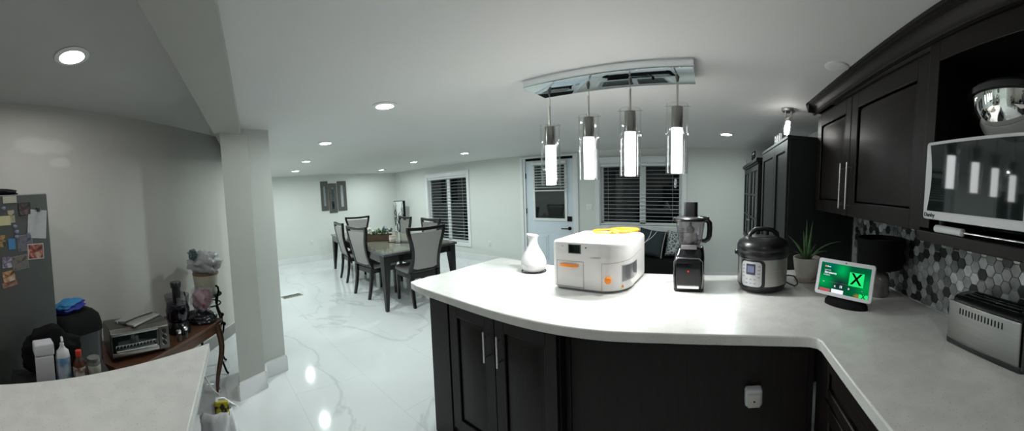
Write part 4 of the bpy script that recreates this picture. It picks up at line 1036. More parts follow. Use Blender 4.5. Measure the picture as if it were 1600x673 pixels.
# centrepiece
t = thing('planter_box', 'brown wooden planter box with white flowers and green leaves on the dining table', 'planter', (-4.66, 2.80, .76), math.radians(55))
b = B(); L, Wd = .215, .065
box(b, -L, L, -Wd, Wd, 0, .012); box(b, -L, L, -Wd, -Wd + .01, 0, .11); box(b, -L, L, Wd - .01, Wd, 0, .11); box(b, -L, -L + .01, -Wd, Wd, 0, .11); box(b, L - .01, L, -Wd, Wd, 0, .11)
obj('box', b, mat('brown_wood_box', (.085, .045, .025), .6, var=.3, scale=10, stretch=(1, 8, 8)), t, bevel=.002)
rn = random.Random(3)
b = B(); box(b, -L + .01, L - .01, -Wd + .01, Wd - .01, .012, .09); obj('moss', b, mat('moss', (.03, .05, .02), .9), t)
mwf = mat('white_petal', (.75, .76, .66), .6)
for (fx, fz, s) in ((-.17, .19, .055), (-.20, .14, .05), (-.12, .15, .05), (-.22, .20, .03), (.17, .17, .035)):
    b = B()
    for k in range(14):
        a = rn.random() * 6.28; e = rn.random() * 1.3
        d = Vector((math.cos(a) * math.cos(e), math.sin(a) * math.cos(e), math.sin(e)))
        blob(b, Vector((fx, 0, fz)) + d * s * .6, (s * .42, s * .42, s * .3), k, .2, 1)
    obj('white_flower', b, mwf, t, smooth=70)
def leaves(name, m, spots, n, size, seed):
    r_ = random.Random(seed); b = B()
    for (fx, fz, sp) in spots:
        for k in range(n):
            a = r_.random() * 6.28; e = r_.uniform(.0, 1.4); l = size * r_.uniform(.7, 1.2)
            M_ = tr(fx + r_.uniform(-sp, sp), r_.uniform(-.05, .05), fz + r_.uniform(-sp, sp) * .6) @ rot(a, 'Z') @ rot(-e, 'Y')
            vs = [b.verts.new(M_ @ Vector(p_)) for p_ in ((0, 0, 0), (l * .35, l * .25, .006), (l * .8, l * .2, .002), (l, 0, -.004), (l * .8, -l * .2, .002), (l * .35, -l * .25, .006))]
            b.faces.new(vs)
    return obj(name, b, m, t)
leaves('green_leaves', mat('leaf_green', (.10, .20, .05), .5), [(-.08, .12, .05), (0, .13, .06), (-.03, .15, .05), (.05, .12, .05), (-.2, .1, .03)], 14, .06, 4)
leaves('eucalyptus_leaves', mat('eucalyptus', (.16, .27, .25), .5), [(.09, .18, .04), (.12, .13, .05), (.06, .15, .04), (.19, .15, .03)], 14, .055, 6)
leaves('dark_leaves', mat('dark_leaf', (.03, .07, .03), .5), [(.02, .12, .08), (.19, .15, .04), (-.1, .14, .05)], 9, .055, 9)
t = thing('candle_jar', 'pale candle jar on a dark coaster at the end of the planter box', 'candle', (-4.36, 2.86, .76))
b = B(); lathe(b, [(0, 0), (.075, 0), (.075, .008), (0, .008)], 32, cap=False); obj('coaster', b, 'gloss_black', t)
b = B(); lathe(b, [(0, .008), (.050, .008), (.052, .02), (.052, .105), (.048, .105), (.048, .09), (0, .09)], 32, cap=False); obj('jar', b, mat('cream_candle', (.62, .52, .44), .3), t)
b = B(); lathe(b, [(.0522, .035), (.0528, .036), (.0528, .075), (.0522, .076)], 32, cap=False); obj('jar_label', b, mat('candle_label', (.68, .66, .62), .5), t)
b = B(); prism(b, rrect(-.14, .14, -.10, .10, .02), 0, .006); tag(obj('dark_tray', b, 'gloss_black', None, (-4.16, 2.95, .7605), rotz=.6), 'small flat dark tray on the table in front of the candle jar', 'tray')

# ------------------------------------------------------------------ wall decoration
mframe = mat('grey_wood_frame', (.085, .085, .080), .7, var=.35, scale=14, stretch=(1, 1, 6))
mm1 = mat('narrow_mirror', (.55, .60, .62), .05, 1.0)
for i, (y0, y1, z0, z1, mz0, mz1, l) in enumerate(((2.95, 3.145, 1.24, 1.985, .12, .62, 'left grey-framed narrow wall mirror of the staggered trio'),
                                       (3.165, 3.385, 1.17, 1.925, .10, .66, 'middle grey-framed narrow wall mirror, hung lowest of the trio'),
                                       (3.535, 3.79, 1.21, 1.97, .10, .66, 'right grey-framed narrow wall mirror of the staggered trio'))):
    if i == 2: y0, y1 = 3.41, 3.66
    t = thing('wall_mirror', l, 'mirror', (XA, (y0 + y1) / 2, z0), 0, 'staggered narrow mirrors on the far wall'); hw = (y1 - y0) / 2; H = z1 - z0
    b = B(); box(b, 0, .02, -hw, -hw * .32, 0, H); box(b, 0, .02, hw * .32, hw, 0, H); box(b, 0, .02, -hw * .32, hw * .32, 0, mz0); box(b, 0, .02, -hw * .32, hw * .32, mz1, H)
    box(b, 0, .006, -hw * .32, hw * .32, mz0, mz1)
    obj('frame', b, mframe, t, bevel=.003)
    b = B(); box(b, .006, .010, -hw * .32, hw * .32, mz0, mz1); obj('mirror_glass', b, mm1, t)
t = thing('corner_panel', 'tall white floor panel with black branch pattern in the far corner', 'decoration', (-7.21, 5.02, 0))
b = B(); rbox(b, -.22, .22, -.03, .03, 0.03, 1.36, .006, 2); obj('panel', b, mat('white_panel', (.72, .74, .74), .4), t)
b = B(); rn = random.Random(8)
for k in range(16):
    x = rn.uniform(-.2, .2); z = rn.uniform(.3, .9); pts = [(x, -.033, z)]
    for s in range(5):
        x = max(-.21, min(.21, x + rn.uniform(-.07, .07))); z = min(1.34, z + rn.uniform(.05, .14)); pts.append((x, -.033, z))
    tube(b, pts, [.009 - .0012 * i for i in range(len(pts))], 6)
obj('branches', b, 'matte_black', t)
b = B(); box(b, -.225, .225, -.034, .034, 1.352, 1.366); box(b, .212, .226, -.034, .034, .03, 1.36); box(b, -.226, .226, -.05, .05, 0, .03); obj('frame', b, 'matte_black', t)

def outlet(name, label, loc, rz, switch=False):
    t = thing(name, label, 'switch' if switch else 'outlet', loc, rz)
    w_ = .058 if switch else .036
    b = B(); rbox(b, -w_, w_, -.006, 0, -.058, .058, .002, 2); obj('cover_plate', b, 'white_plastic', t)
    if switch:
        for x in (-.024, .024): b = B(); rbox(b, x - .016, x + .016, -.009, -.005, -.033, .033, .001, 1); obj('rocker', b, 'trim', t)
    else:
        for z in (-.020, .020): b = B(); rbox(b, -.016, .016, -.008, -.005, z - .014, z + .014, .002, 2); obj('socket', b, mat('socket_grey', (.6, .6, .6), .4) if z < 0 else bpy.data.materials['socket_grey'], t)
outlet('wall_outlet', 'white wall outlet low on the far wall below the mirrors', (XA, 2.62, .47), PI / 2)
outlet('wall_outlet', 'white wall outlet low on the wall between the far window and the door', (-4.30, YW, .40), 0)
outlet('light_switch', 'white double light switch on the wall right of the door', (-2.06, YW, 1.18), 0, True)
t = thing('floor_vent', 'slotted metal floor register in the pale tile floor', 'vent', (-5.0, 1.31, 0), math.radians(-80) + PI / 2 + math.radians(78))
b = B(); box(b, -.17, .17, -.07, -.055, 0, .006); box(b, -.17, .17, .055, .07, 0, .006); box(b, -.17, -.155, -.07, .07, 0, .006); box(b, .155, .17, -.07, .07, 0, .006); box(b, -.155, .155, -.004, .004, 0, .005); obj('frame', b, 'nickel', t)
b = B(); box(b, -.155, .155, -.055, .055, 0, .0008); obj('opening', b, 'matte_black', t)
b = B()
for k in range(12): x = -.142 + k * .0258; box(b, x - .004, x + .004, -.055, .055, 0, .0045)
obj('louvres', b, 'nickel', t)
bpy.data.objects['floor_vent'].rotation_euler[2] = math.radians(90) + .18

# bench with cushions under window 2
t = thing('storage_bench', 'black bench with panelled back under the window, mostly hidden by the island', 'bench', (-.95, 4.86, 0))
b = B(); rbox(b, -.75, .75, -.28, .26, .10, .45, .01); obj('seat_box', b, 'matte_black', t)
b = B(); rbox(b, -.75, .75, .20, .28, .45, .80, .015); obj('backrest', b, 'matte_black', t)
for x in (-.69, .69):
    for y in (-.22, .20): b = B(); box(b, x - .03, x + .03, y - .03, y + .03, 0, .10); obj('leg', b, 'matte_black', t)
def cushion(name, label, loc, rots, s, m, th=.075, seed=1):
    b = B(); n = 14; V = {}
    for side in (1, -1):
        for i in range(n + 1):
            for j in range(n + 1):
                u, v_ = -1 + 2 * i / n, -1 + 2 * j / n
                if side == -1 and (i in (0, n) or j in (0, n)): V[(side, i, j)] = V[(1, i, j)]; continue
                k = max(0, (1 - u ** 4) * (1 - v_ ** 4)) ** .5; pin = 1 - .06 * (1 - abs(u)) * abs(v_) ** 2
                V[(side, i, j)] = b.verts.new((u * s * (1 - .06 * (1 - v_ ** 2)), side * th * k * (1 + .12 * noise.noise(Vector((u * 2, v_ * 2, seed)))), v_ * s * (1 - .06 * (1 - u ** 2))))
        for i in range(n):
            for j in range(n):
                f = (V[(side, i, j)], V[(side, i + 1, j)], V[(side, i + 1, j + 1)], V[(side, i, j + 1)]); b.faces.new(f)
    o = obj(name, b, m, None, loc, smooth=70); o.rotation_euler = rots; return tag(o, label, 'cushion')
mt = mat('dark_teal_cushion_fabric', (.022, .032, .036), .9, bump=.2, bscale=300)
c1 = cushion('cushion', 'dark charcoal cushion with curving white piping lines on the bench', (-.90, 4.80, .675), (-.2, .14, -.12), .205, mt)
b = B()
for off in (0, .09):
    pts = []
    for k in range(15): u = -1 + 2 * k / 14; pts.append((-.06 + .05 * math.sin(u * 2.2) + off * u, -.078 * (1 - u ** 4) ** .5 - .002, u * .19))
    tube(b, pts, .004, 6)
obj('piping', b, 'trim', c1)
mp_ = bpy.data.materials.new('grey_leaf_pattern'); nt, p = nodes(mp_)
tc = nt.nodes.new('ShaderNodeTexCoord'); wv = nt.nodes.new('ShaderNodeTexVoronoi'); wv.feature = 'DISTANCE_TO_EDGE'; wv.inputs['Scale'].default_value = 22
nt.links.new(tc.outputs['Object'], wv.inputs['Vector']); rr = nt.nodes.new('ShaderNodeValToRGB'); nt.links.new(wv.outputs['Distance'], rr.inputs[0])
rr.color_ramp.elements[0].color = (.42, .44, .45, 1); rr.color_ramp.elements[0].position = .06; rr.color_ramp.elements[1].color = (.10, .11, .12, 1); rr.color_ramp.elements[1].position = .14
nt.links.new(rr.outputs[0], p.inputs['Base Color']); p.inputs['Roughness'].default_value = .9
cushion('cushion', 'grey leaf-patterned cushion beside the dark one on the bench', (-.475, 4.84, .655), (-.2, .12, .2), .195, mp_, seed=4)
b = B(); tube(b, [(.203 - .012 * (1 - (k / 7 - 1) ** 2), 0, (k / 7 - 1) * .20) for k in range(15)], .010, 8); obj('edge_band', b, mat('plain_grey_fabric', (.30, .30, .29), .9), c1)
# ------------------------------------------------------------------ nook: counter, fridge, table and its things
N_ = Vector((-.5898, -.8075, 0)); T_ = Vector((-.8075, .5898, 0))      # towards the slanting wall; along it to the right as seen
NA = math.atan2(.5898, -.8075)                     # local +x runs along T_, local -y faces the wall? see NR
NR = math.atan2(-.5898, .8075)                     # rot z: local x = (.81,-.59), local y = (.59,.81) towards the room
def at(perp, along, z=0):                          # along grows to the right in the picture
    p = N_ * perp + T_ * along; return (p.x, p.y, z)
t = thing('nook_counter', 'white quartz topped counter corner at the lower left of the picture', 'counter', (-1.0, -.4, 0))
qo = [(-1.392, -.017), (-.84, -.085), (-.42, -.13), (-.42, -1.10), (-.745, -1.085)]
g = lambda p: (p[0] + 1.0, p[1] + .4)
b = B(); prism(b, [g(p) for p in qo], .877, .92); obj('worktop', b, 'quartz', t, bevel=.004)
cc = Vector((-.80, -.50))
ins = [(-1.22, -.235), (-.86, -.275), (-.45, -.30), (-.45, -1.06), (-.745, -1.045)]
b = B(); prism(b, [g(p) for p in ins], .09, .876); prism(b, [g(tuple(Vector(p) + (cc - Vector(p)) * .10)) for p in ins], 0, .09); obj('body', b, 'espresso', t)
p0, p1 = Vector(ins[0]), Vector(ins[1]); d = (p1 - p0).normalized(); a = math.atan2(-d.y, -d.x)
fm = tr(*g(p1), 0) @ rot(a, 'Z')
panel_door((p1 - p0).length - .06, .74, 'espresso', t, fm @ tr(.03, -.001, .11))
hp = g((-1.355, -.05)); b = B(); tube(b, [(hp[0], hp[1], .88), (hp[0], hp[1], .80), (hp[0] - .03, hp[1] + .03, .72), (hp[0] - .055, hp[1] + .055, .68), (hp[0] - .07, hp[1] + .06, .69)], .0035, 8); obj('bag_hook', b, 'nickel', t)

# white carrier bag on the hook
hx, hy = hp[0] - 1.0, hp[1] - .4
def bag_mesh(seed):
    b2 = B(); n = 40; rings = []
    for z, rx, ry in ((-.36, .02, .015), (-.355, .07, .045), (-.30, .082, .060), (-.22, .085, .058), (-.16, .080, .050), (-.12, .072, .042), (-.08, .066, .036)):
        ring = []
        for k in range(n):
            a = 2 * PI * k / n; w_ = 1 + .30 * noise.noise(Vector((math.cos(a) * 2, math.sin(a) * 2, z * 14 + seed))) + .05 * math.sin(a * 9 + z * 40)
            ring.append((rx * w_ * math.cos(a), ry * w_ * math.sin(a), z))
        rings.append(ring)
    loft(b2, rings, cap=False); return b2
t = thing('carrier_bag', 'white plastic carrier bag hanging at the corner of the nook counter', 'bag', (-1.42, -.008, .69), PI / 2)
mbag = mat('white_bag_plastic', (.84, .86, .88), .35, bump=.25, bscale=18)
b = bag_mesh(1); o = obj('bag_body', b, mbag, t, smooth=80); md = o.modifiers.new('s', 'SOLIDIFY'); md.thickness = .002
for (x0_, y0_, x1_, k) in ((-.045, -.012, .0, .045), (.055, .012, -.0, -.09)):
    b = B(); rings = []
    for i in range(11):
        u = i / 10; zz = -.09 + (.085 + k) * math.sin(PI * u / 1.0 * .5) if x0_ < 0 else -.09 + .05 * u
        w_ = .038 * (1 - u * .75) + .004; cx__ = x0_ + (x1_ - x0_) * u * .6
        rings.append([(cx__ - w_, y0_ - .004, zz), (cx__ + w_, y0_ - .004 + .004 * math.sin(i), zz), (cx__ + w_, y0_ + .004, zz), (cx__ - w_, y0_ + .004, zz)])
    loft(b, rings); obj('bag_handle', b, mbag, t, smooth=80)
b = B(); rbox(b, -.032, .032, -.008, .008, -.17, -.005, .006, 2, rot(-.05, 'Y')); 
my = bpy.data.materials.new('yellow_black_print'); nt, p = nodes(my)
tc = nt.nodes.new('ShaderNodeTexCoord'); nz = nt.nodes.new('ShaderNodeTexNoise'); nz.inputs['Scale'].default_value = 38; nz.inputs['Detail'].default_value = 1
nt.links.new(tc.outputs['Object'], nz.inputs['Vector']); rr = nt.nodes.new('ShaderNodeValToRGB'); nt.links.new(nz.outputs['Fac'], rr.inputs[0])
rr.color_ramp.elements[0].color = (.02, .02, .012, 1); rr.color_ramp.elements[0].position = .44; rr.color_ramp.elements[1].color = (.55, .47, .03, 1); rr.color_ramp.elements[1].position = .52
nt.links.new(rr.outputs[0], p.inputs['Base Color'])
tag(obj('snack_packet', b, my, None, (-1.405, .012, .655), rotz=PI / 2), 'yellow and black patterned packet sticking out of the white carrier bag', 'packet')

# fridge: front/visible face on perp 1.45, right edge at along .73
FR = at(1.45, .728)
t = thing('refrigerator', 'dark grey refrigerator side covered with photos and notes at the left edge', 'refrigerator', (FR[0], FR[1], 0), NR)
mfr = mat('dark_grey_fridge', (.050, .055, .051), .5, var=.04, scale=30)
# local: x to the left of the picture (away from right edge), -y away from the room
b = B(); rbox(b, 0, .76, -.555, 0, .02, 1.645, .008, 3); obj('body', b, mfr, t)
b = B(); rbox(b, .70, .762, -.555, .004, .62, .635, .002, 1); obj('door_gap', b, 'black', t)
b = B(); rbox(b, .762, .82, -.55, -.01, .05, .61, .015, 3); obj('lower_door', b, mfr, t)
b = B(); rbox(b, .762, .82, -.55, -.01, .645, 1.64, .015, 3); obj('upper_door', b, mfr, t)
b = B(); tube(b, [(.82, -.08, .75), (.86, -.08, .77), (.86, -.08, 1.45), (.82, -.08, 1.47)], .010, 10); obj('handle', b, 'nickel', t)
for x in (.06, .70):
    for y in (-.5, -.06): b = B(); cyl(b, x, y, 0, .022, .02, n=14); obj('foot', b, 'black', t)
# paper things: (u0,u1,z0,z1, colour, tilt, name, label, category)
def picmat(name, cols, sc_=40):
    m = bpy.data.materials.new(name); nt, p = nodes(m); tc = nt.nodes.new('ShaderNodeTexCoord'); nz = nt.nodes.new('ShaderNodeTexNoise'); nz.inputs['Scale'].default_value = sc_
    nt.links.new(tc.outputs['Object'], nz.inputs['Vector']); r_ = nt.nodes.new('ShaderNodeValToRGB'); nt.links.new(nz.outputs['Fac'], r_.inputs[0])
    e = r_.color_ramp.elements; e[0].position = .36; e[0].color = (*cols[0], 1); e[1].position = .64; e[1].color = (*cols[-1], 1)
    for k, c in enumerate(cols[1:-1]): x = e.new(.36 + .28 * (k + 1) / (len(cols) - 1)); x.color = (*c, 1)
    nt.links.new(r_.outputs[0], p.inputs['Base Color']); p.inputs['Roughness'].default_value = .35; return m
white = (.50, .51, .50)
items = [
 (.165, .235, 1.605, 1.638, mat('label_cream', (.50, .48, .40), .5), 0, 'magnet_label', 'small cream rectangular sticker at the top of the fridge side', 'magnet', None),
 (.095, .160, 1.540, 1.603, picmat('dark_photo', [(.01, .01, .01), (.05, .03, .03), (.12, .08, .08)]), .05, 'photo', 'black-framed dark photo near the top of the fridge side', 'photo', (.02, .02, .02)),
 (.018, .118, 1.425, 1.565, mat('note_paper', (.46, .48, .49), .7, var=.05, scale=60), -.12, 'paper_note', 'large pale handwritten note held by a black clip on the fridge side', 'note', None),
 (.205, .262, 1.500, 1.545, mat('sticky_yellow', (.55, .52, .30), .7), 0, 'sticky_note', 'pale yellow sticky note at the left edge of the fridge side', 'note', None),
 (.182, .215, 1.510, 1.570, picmat('child_photo', [(.05, .06, .04), (.42, .38, .26), (.3, .3, .2)]), .05, 'photo', 'small cream portrait photo left of the handwritten note', 'photo', None),
 (.100, .178, 1.372, 1.448, picmat('bluish_photo', [(.05, .06, .10), (.14, .13, .16), (.10, .08, .09)]), .03, 'photo', 'muted bluish group photo just below the handwritten note', 'photo', (.2, .2, .22)),
 (.190, .225, 1.385, 1.435, mat('blue_magnet', (.05, .20, .42), .4), 0, 'magnet', 'bright blue square magnet at the middle of the fridge side', 'magnet', None),
 (.045, .130, 1.325, 1.400, picmat('red_photo', [(.02, .01, .01), (.30, .05, .03), (.42, .30, .22)]), -.03, 'photo', 'white-edged photo with red figures, rightmost on the fridge side', 'photo', white),
 (.130, .212, 1.285, 1.352, picmat('brown_photo', [(.05, .05, .05), (.18, .14, .12), (.12, .13, .13)]), .08, 'photo', 'brownish grey photo below the bluish one on the fridge side', 'photo', (.2, .2, .2)),
 (.215, .262, 1.300, 1.352, picmat('lilac_photo', [(.35, .33, .38), (.10, .06, .14), (.4, .4, .42)]), 0, 'photo', 'pale lilac photo at the left edge beside the brownish photo', 'photo', None),
 (.205, .265, 1.235, 1.285, picmat('orange_photo', [(.08, .03, .01), (.45, .22, .10), (.5, .45, .35)]), .12, 'photo', 'orange toned photo, upper of the two lowest pictures on the fridge side', 'photo', None),
 (.195, .270, 1.212, 1.236, picmat('red_strip', [(.10, .03, .02), (.35, .20, .14)]), .14, 'photo', 'narrow reddish photo strip, lowest picture on the fridge side', 'photo', None),
 (.238, .266, 1.400, 1.455, picmat('amber_photo', [(.02, .02, .02), (.40, .25, .08), (.03, .03, .04)]), 0, 'photo', 'small amber and black photo at the left edge, below the sticky note', 'photo', None)]
for i, (u0, u1, z0, z1, m_, rt, nm, lb, ct_, fr_) in enumerate(items):
    cu, cz = (u0 + u1) / 2, (z0 + z1) / 2; hw, hh = (u1 - u0) / 2, (z1 - z0) / 2
    off = .0006 + .0006 * (i % 4)
    p = Vector((FR[0], FR[1], 0)) + Vector((.8075, -.5898, 0)) * cu - N_ * (.0 + off)
    b = B(); box(b, -hw, hw, 0, .0012, -hh, hh)
    if fr_:
        o = thing(nm, lb, ct_, (p.x, p.y, cz), NR); o.rotation_euler = (0, rt, NR)
        obj('border', b, mat('photo_border_%d' % i, fr_, .5), o)
        b = B(); box(b, -hw + .004, hw - .004, .0012, .0018, -hh + .004, hh - .004); obj('picture', b, m_, o)
    else:
        o = obj(nm, b, m_, None, (p.x, p.y, cz)); o.rotation_euler = (0, rt, NR); tag(o, lb, ct_)
p = Vector((FR[0], FR[1], 0)) + Vector((.8075, -.5898, 0)) * .058 - N_ * .004
b = B(); rbox(b, -.008, .008, -.002, .008, -.010, .010, .002); o = obj('magnet_clip', b, 'black', None, (p.x, p.y, 1.565)); o.rotation_euler[2] = NR; tag(o, 'small black clip holding the handwritten note to the fridge', 'magnet')
for k, (u, z) in enumerate(((.185, 1.492), (.178, 1.466), (.180, 1.442), (.235, 1.582), (.118, 1.452))):
    p = Vector((FR[0], FR[1], 0)) + Vector((.8075, -.5898, 0)) * u - N_ * .003
    b = B(); blob(b, (0, 0, 0), (.011, .003, .009), k, .3, 2); o = obj('flower_magnet', b, mat('magnet_blue_grey', (.20, .21, .33), .4) if k == 0 else bpy.data.materials['magnet_blue_grey'], None, (p.x, p.y, z)); o.rotation_euler[2] = NR
    tag(o, ['topmost of the three stacked blue-grey blossom magnets beside the note', 'middle of the three stacked blue-grey blossom magnets beside the note', 'lowest of the three stacked blue-grey blossom magnets beside the note', 'blue-grey blossom magnet alone above the sticky note', 'blue-grey blossom magnet at the lower left corner of the handwritten note'][k], 'magnet', 'blossom magnets on the fridge')
pp = Vector((FR[0], FR[1], 0)) + Vector((.8075, -.5898, 0)) * .20 + N_ * .20
b = B(); blob(b, (0, 0, .022), (.12, .09, .03), 3, .25, 3, flat_bottom=0); o = obj('folded_bag', b, 'matte_black', None, (pp.x, pp.y, 1.646), rotz=NR); tag(o, 'black folded bag lying on top of the fridge', 'bag')

# brown wooden side table against the slanting wall
TC = at(1.72, 1.66)
t = thing('side_table', 'brown wooden side table with curved legs against the nook wall', 'table', (TC[0], TC[1], 0), NR)
mw = mat('reddish_brown_wood', (.085, .036, .018), .4, var=.3, scale=9, stretch=(1, 10, 10))
HL, HD, TH = .52, .25, .60
b = B(); prism(b, rrect(-HL, HL, -HD, HD, .03), TH - .025, TH); obj('tabletop', b, mw, t, bevel=.005)
b = B(); box(b, -HL + .05, HL - .05, HD - .045, HD - .025, TH - .10, TH - .025); box(b, -HL + .05, HL - .05, -HD + .025, -HD + .045, TH - .10, TH - .025); box(b, -HL + .03, -HL + .05, -HD + .03, HD - .03, TH - .10, TH - .025); box(b, HL - .05, HL - .03, -HD + .03, HD - .03, TH - .10, TH - .025); obj('apron', b, mw, t, bevel=.002)
for sx in (-1, 1):
    for sy in (-1, 1):
        b = B(); pts = []; rs = []
        for k in range(10):
            u = k / 9; off = .022 * math.sin(u * PI * 1.6); pts.append((sx * (HL - .045 + off), sy * (HD - .045 + off), TH - .03 - (TH - .03) * u)); rs.append(.030 - .016 * u + (.004 if k == 9 else 0))
        tube(b, pts, rs, 10); obj('leg', b, mw, t, smooth=70)
# black wrought-iron stand behind/right
ST = (-3.02, -.02)
t = thing('plant_stand', 'black scrolled iron stand holding the cream pot beside the wall column', 'stand', (ST[0], ST[1], 0))
b = B(); lathe(b, [(0, .700), (.135, .700), (.14, .706), (.135, .712), (0, .712)], 36, cap=False); tube(b, [(.12 * math.cos(a), .12 * math.sin(a), .62) for a in [2 * PI * k / 32 for k in range(32)]], .007, 8, closed=True); obj('shelf_ring', b, 'matte_black', t)
for k in range(4):
    a = PI / 4 + k * PI / 2; c, s = math.cos(a), math.sin(a)
    b = B(); tube(b, [(c * .12, s * .12, .80), (c * .145, s * .145, .79), (c * .15, s * .15, .76), (c * .13, s * .13, .70), (c * .11, s * .11, .60), (c * .15, s * .15, .50), (c * .18, s * .18, .46), (c * .17, s * .17, .40), (c * .12, s * .12, .28), (c * .12, s * .12, .12), (c * .17, s * .17, .02), (c * .19, s * .19, .009)], .0095, 8); blob(b, (c * .185, s * .185, .46), (.018, .018, .018), 1, 0, 2); obj('leg', b, 'matte_black', t, smooth=70)
t = thing('cream_pot', 'cream ceramic pot with glass top wrapped in a thin plastic bag on the iron stand', 'pot', (ST[0], ST[1], .7125))
b = B(); lathe(b, [(0, 0), (.098, 0), (.106, .012), (.122, .19), (.117, .19), (.1, .02), (0, .01)], 44, cap=False); obj('pot', b, mat('cream_ceramic', (.60, .57, .47), .4), t)
b = B(); lathe(b, [(.123, .186), (.125, .196), (.121, .206), (.110, .206), (.110, .188)], 44, cap=False); obj('rim', b, mat('brown_rim', (.22, .12, .06), .5), t)
b = B(); lathe(b, [(.112, .205), (.122, .30), (.119, .30), (.109, .205)], 44, cap=False); obj('glass_top', b, 'smoke', t)
b = B(); b2 = B(); bmesh.ops.create_icosphere(b2, subdivisions=4, radius=1)
for v in b2.verts:
    d = v.co.normalized(); k = 1 + .34 * noise.noise(d * 2.3 + Vector((3, 1, 2))) + .16 * noise.noise(d * 7)
    v.co = Vector((d.x * .165 * k, d.y * .15 * k, .29 + d.z * .105 * k))
merge(b, b2); tag(obj('plastic_bag', b, film('thin_white_bag', (.60, .60, .62), .62), None, (ST[0], ST[1] - .0, .7125), smooth=80), 'crumpled thin whitish plastic bag over the cream pot on the iron stand', 'plastic bag')
b = B(); blob(b, (0, 0, 0), (.045, .04, .05), 2, .5, 3, 4.0); tag(obj('silver_wrap', b, mat('blue_grey_foil', (.12, .17, .19), .3, .4, var=.6, scale=60), None, (ST[0] + .09, ST[1] - .10, 1.10)), 'small blue-grey knotted bundle sticking out at the left of the bag', 'bundle')

# toaster oven
OC = at(1.66, 1.40, TH + .001)
t = thing('toaster_oven', 'small steel toaster oven with glass door on the brown side table', 'toaster oven', OC, math.radians(118))
# local after the extra half turn: +x to the right of the picture, -y towards the room
W_, D_, H_ = .195, .13, .195
b = B(); rings = [[(x, y, z) for y, z in ((-D_, .02), (D_, .02), (D_, H_ - .03), (D_ - .03, H_), (-D_ + .03, H_), (-D_, H_ - .03))] for x in (-W_, W_)]
loft(b, rings); obj('body', b, mat('oven_steel', (.13, .12, .105), .38, .85), t, bevel=.006)
b = B(); rbox(b, -W_ + .015, W_ - .085, -D_ - .012, -D_, .055, H_ - .035, .003); obj('door', b, 'dark_glass', t)
b = B(); rbox(b, -W_ + .008, W_ - .078, -D_ - .014, -D_, .035, .055, .002); rbox(b, -W_ + .008, W_ - .078, -D_ - .014, -D_, H_ - .035, H_ - .018, .002); obj('door_rail', b, 'steel', t)
b = B(); tube(b, [(-W_ + .03, -D_ - .01, .075), (-W_ + .03, -D_ - .035, .075), (W_ - .10, -D_ - .035, .075), (W_ - .10, -D_ - .01, .075)], .006, 10); obj('door_handle', b, 'chrome', t)
b = B()
for k in range(12): tube(b, [(-W_ + .03 + k * .0215, -D_ - .0125, .085), (-W_ + .034 + k * .0215, -D_ - .0125, .100)], .0022, 6)
tube(b, [(-W_ + .03, -D_ - .0125, .100), (W_ - .10, -D_ - .0125, .100)], .0018, 6); obj('rack', b, 'chrome', t)
b = B(); rbox(b, W_ - .072, W_ - .004, -D_ - .006, -D_, .03, H_ - .03, .002); obj('control_panel', b, mat('oven_panel', (.14, .13, .12), .35, .7), t)
for z in (.140, .103, .066):
    b = B(); cyl(b, 0, 0, 0, .016, .014, .012, 20, tr(W_ - .038, -D_ - .005, z) @ rot(PI / 2, 'X')); obj('knob', b, 'black', t)
    b = B(); lathe(b, [(.0145, .0), (.0165, .0), (.0165, .003), (.0145, .003)], 24, tr(W_ - .038, -D_ - .005, z) @ rot(PI / 2, 'X'), cap=False); obj('knob_ring', b, 'chrome', t)
for x in (-W_ + .03, W_ - .03):
    for y in (-D_ + .03, D_ - .03): b = B(); cyl(b, x, y, 0, .022, .012, n=12); obj('foot', b, 'black', t)
o3 = at(1.66, 1.44, TH + .197)
b = B(); rbox(b, -.14, .12, -.09, .09, 0, .012, .003); tag(obj('baking_tray', b, mat('pale_tray_metal', (.45, .44, .42), .4, .6), None, o3, rotz=NR + PI + .1), 'thin pale metal tray lying on top of the toaster oven', 'tray')
t = thing('kitchen_tongs', 'black long-handled utensil lying across the tray on the toaster oven', 'utensil', at(1.64, 1.40, TH + .2155), NR + PI - .12)
b = B(); tube(b, [(-.10, -.02, .0), (.0, -.01, .006), (.14, .0, .004)], .005, 8); obj('handle', b, 'black', t)
b = B(); loft(b, [[(-.17, -.04, .012), (-.17, -.04, .016), (-.16, -.02, .030), (-.16, -.02, .026)], [(-.10, -.035, -.004), (-.10, -.035, .0), (-.10, -.005, .006), (-.10, -.005, .002)]]); obj('blade', b, 'black', t)
# small shakers beside the oven
for k, (pa, al, l) in enumerate(((1.50, 1.66, 'left of two small glass shakers at the front of the side table'), (1.50, 1.73, 'right of two small glass shakers at the front of the side table'))):
    t = thing('glass_shaker', l, 'shaker', at(pa, al, TH + .001), 0, 'shakers on the side table')
    b = B(); lathe(b, [(0, 0), (.018, 0), (.020, .01), (.017, .06), (.015, .06), (.017, .012), (0, .006)], 24, cap=False); obj('glass', b, 'smoke', t)
    b = B(); lathe(b, [(.017, .058), (.018, .06), (.018, .075), (.010, .084), (0, .085)], 24, cap=False); obj('cap', b, 'chrome', t)
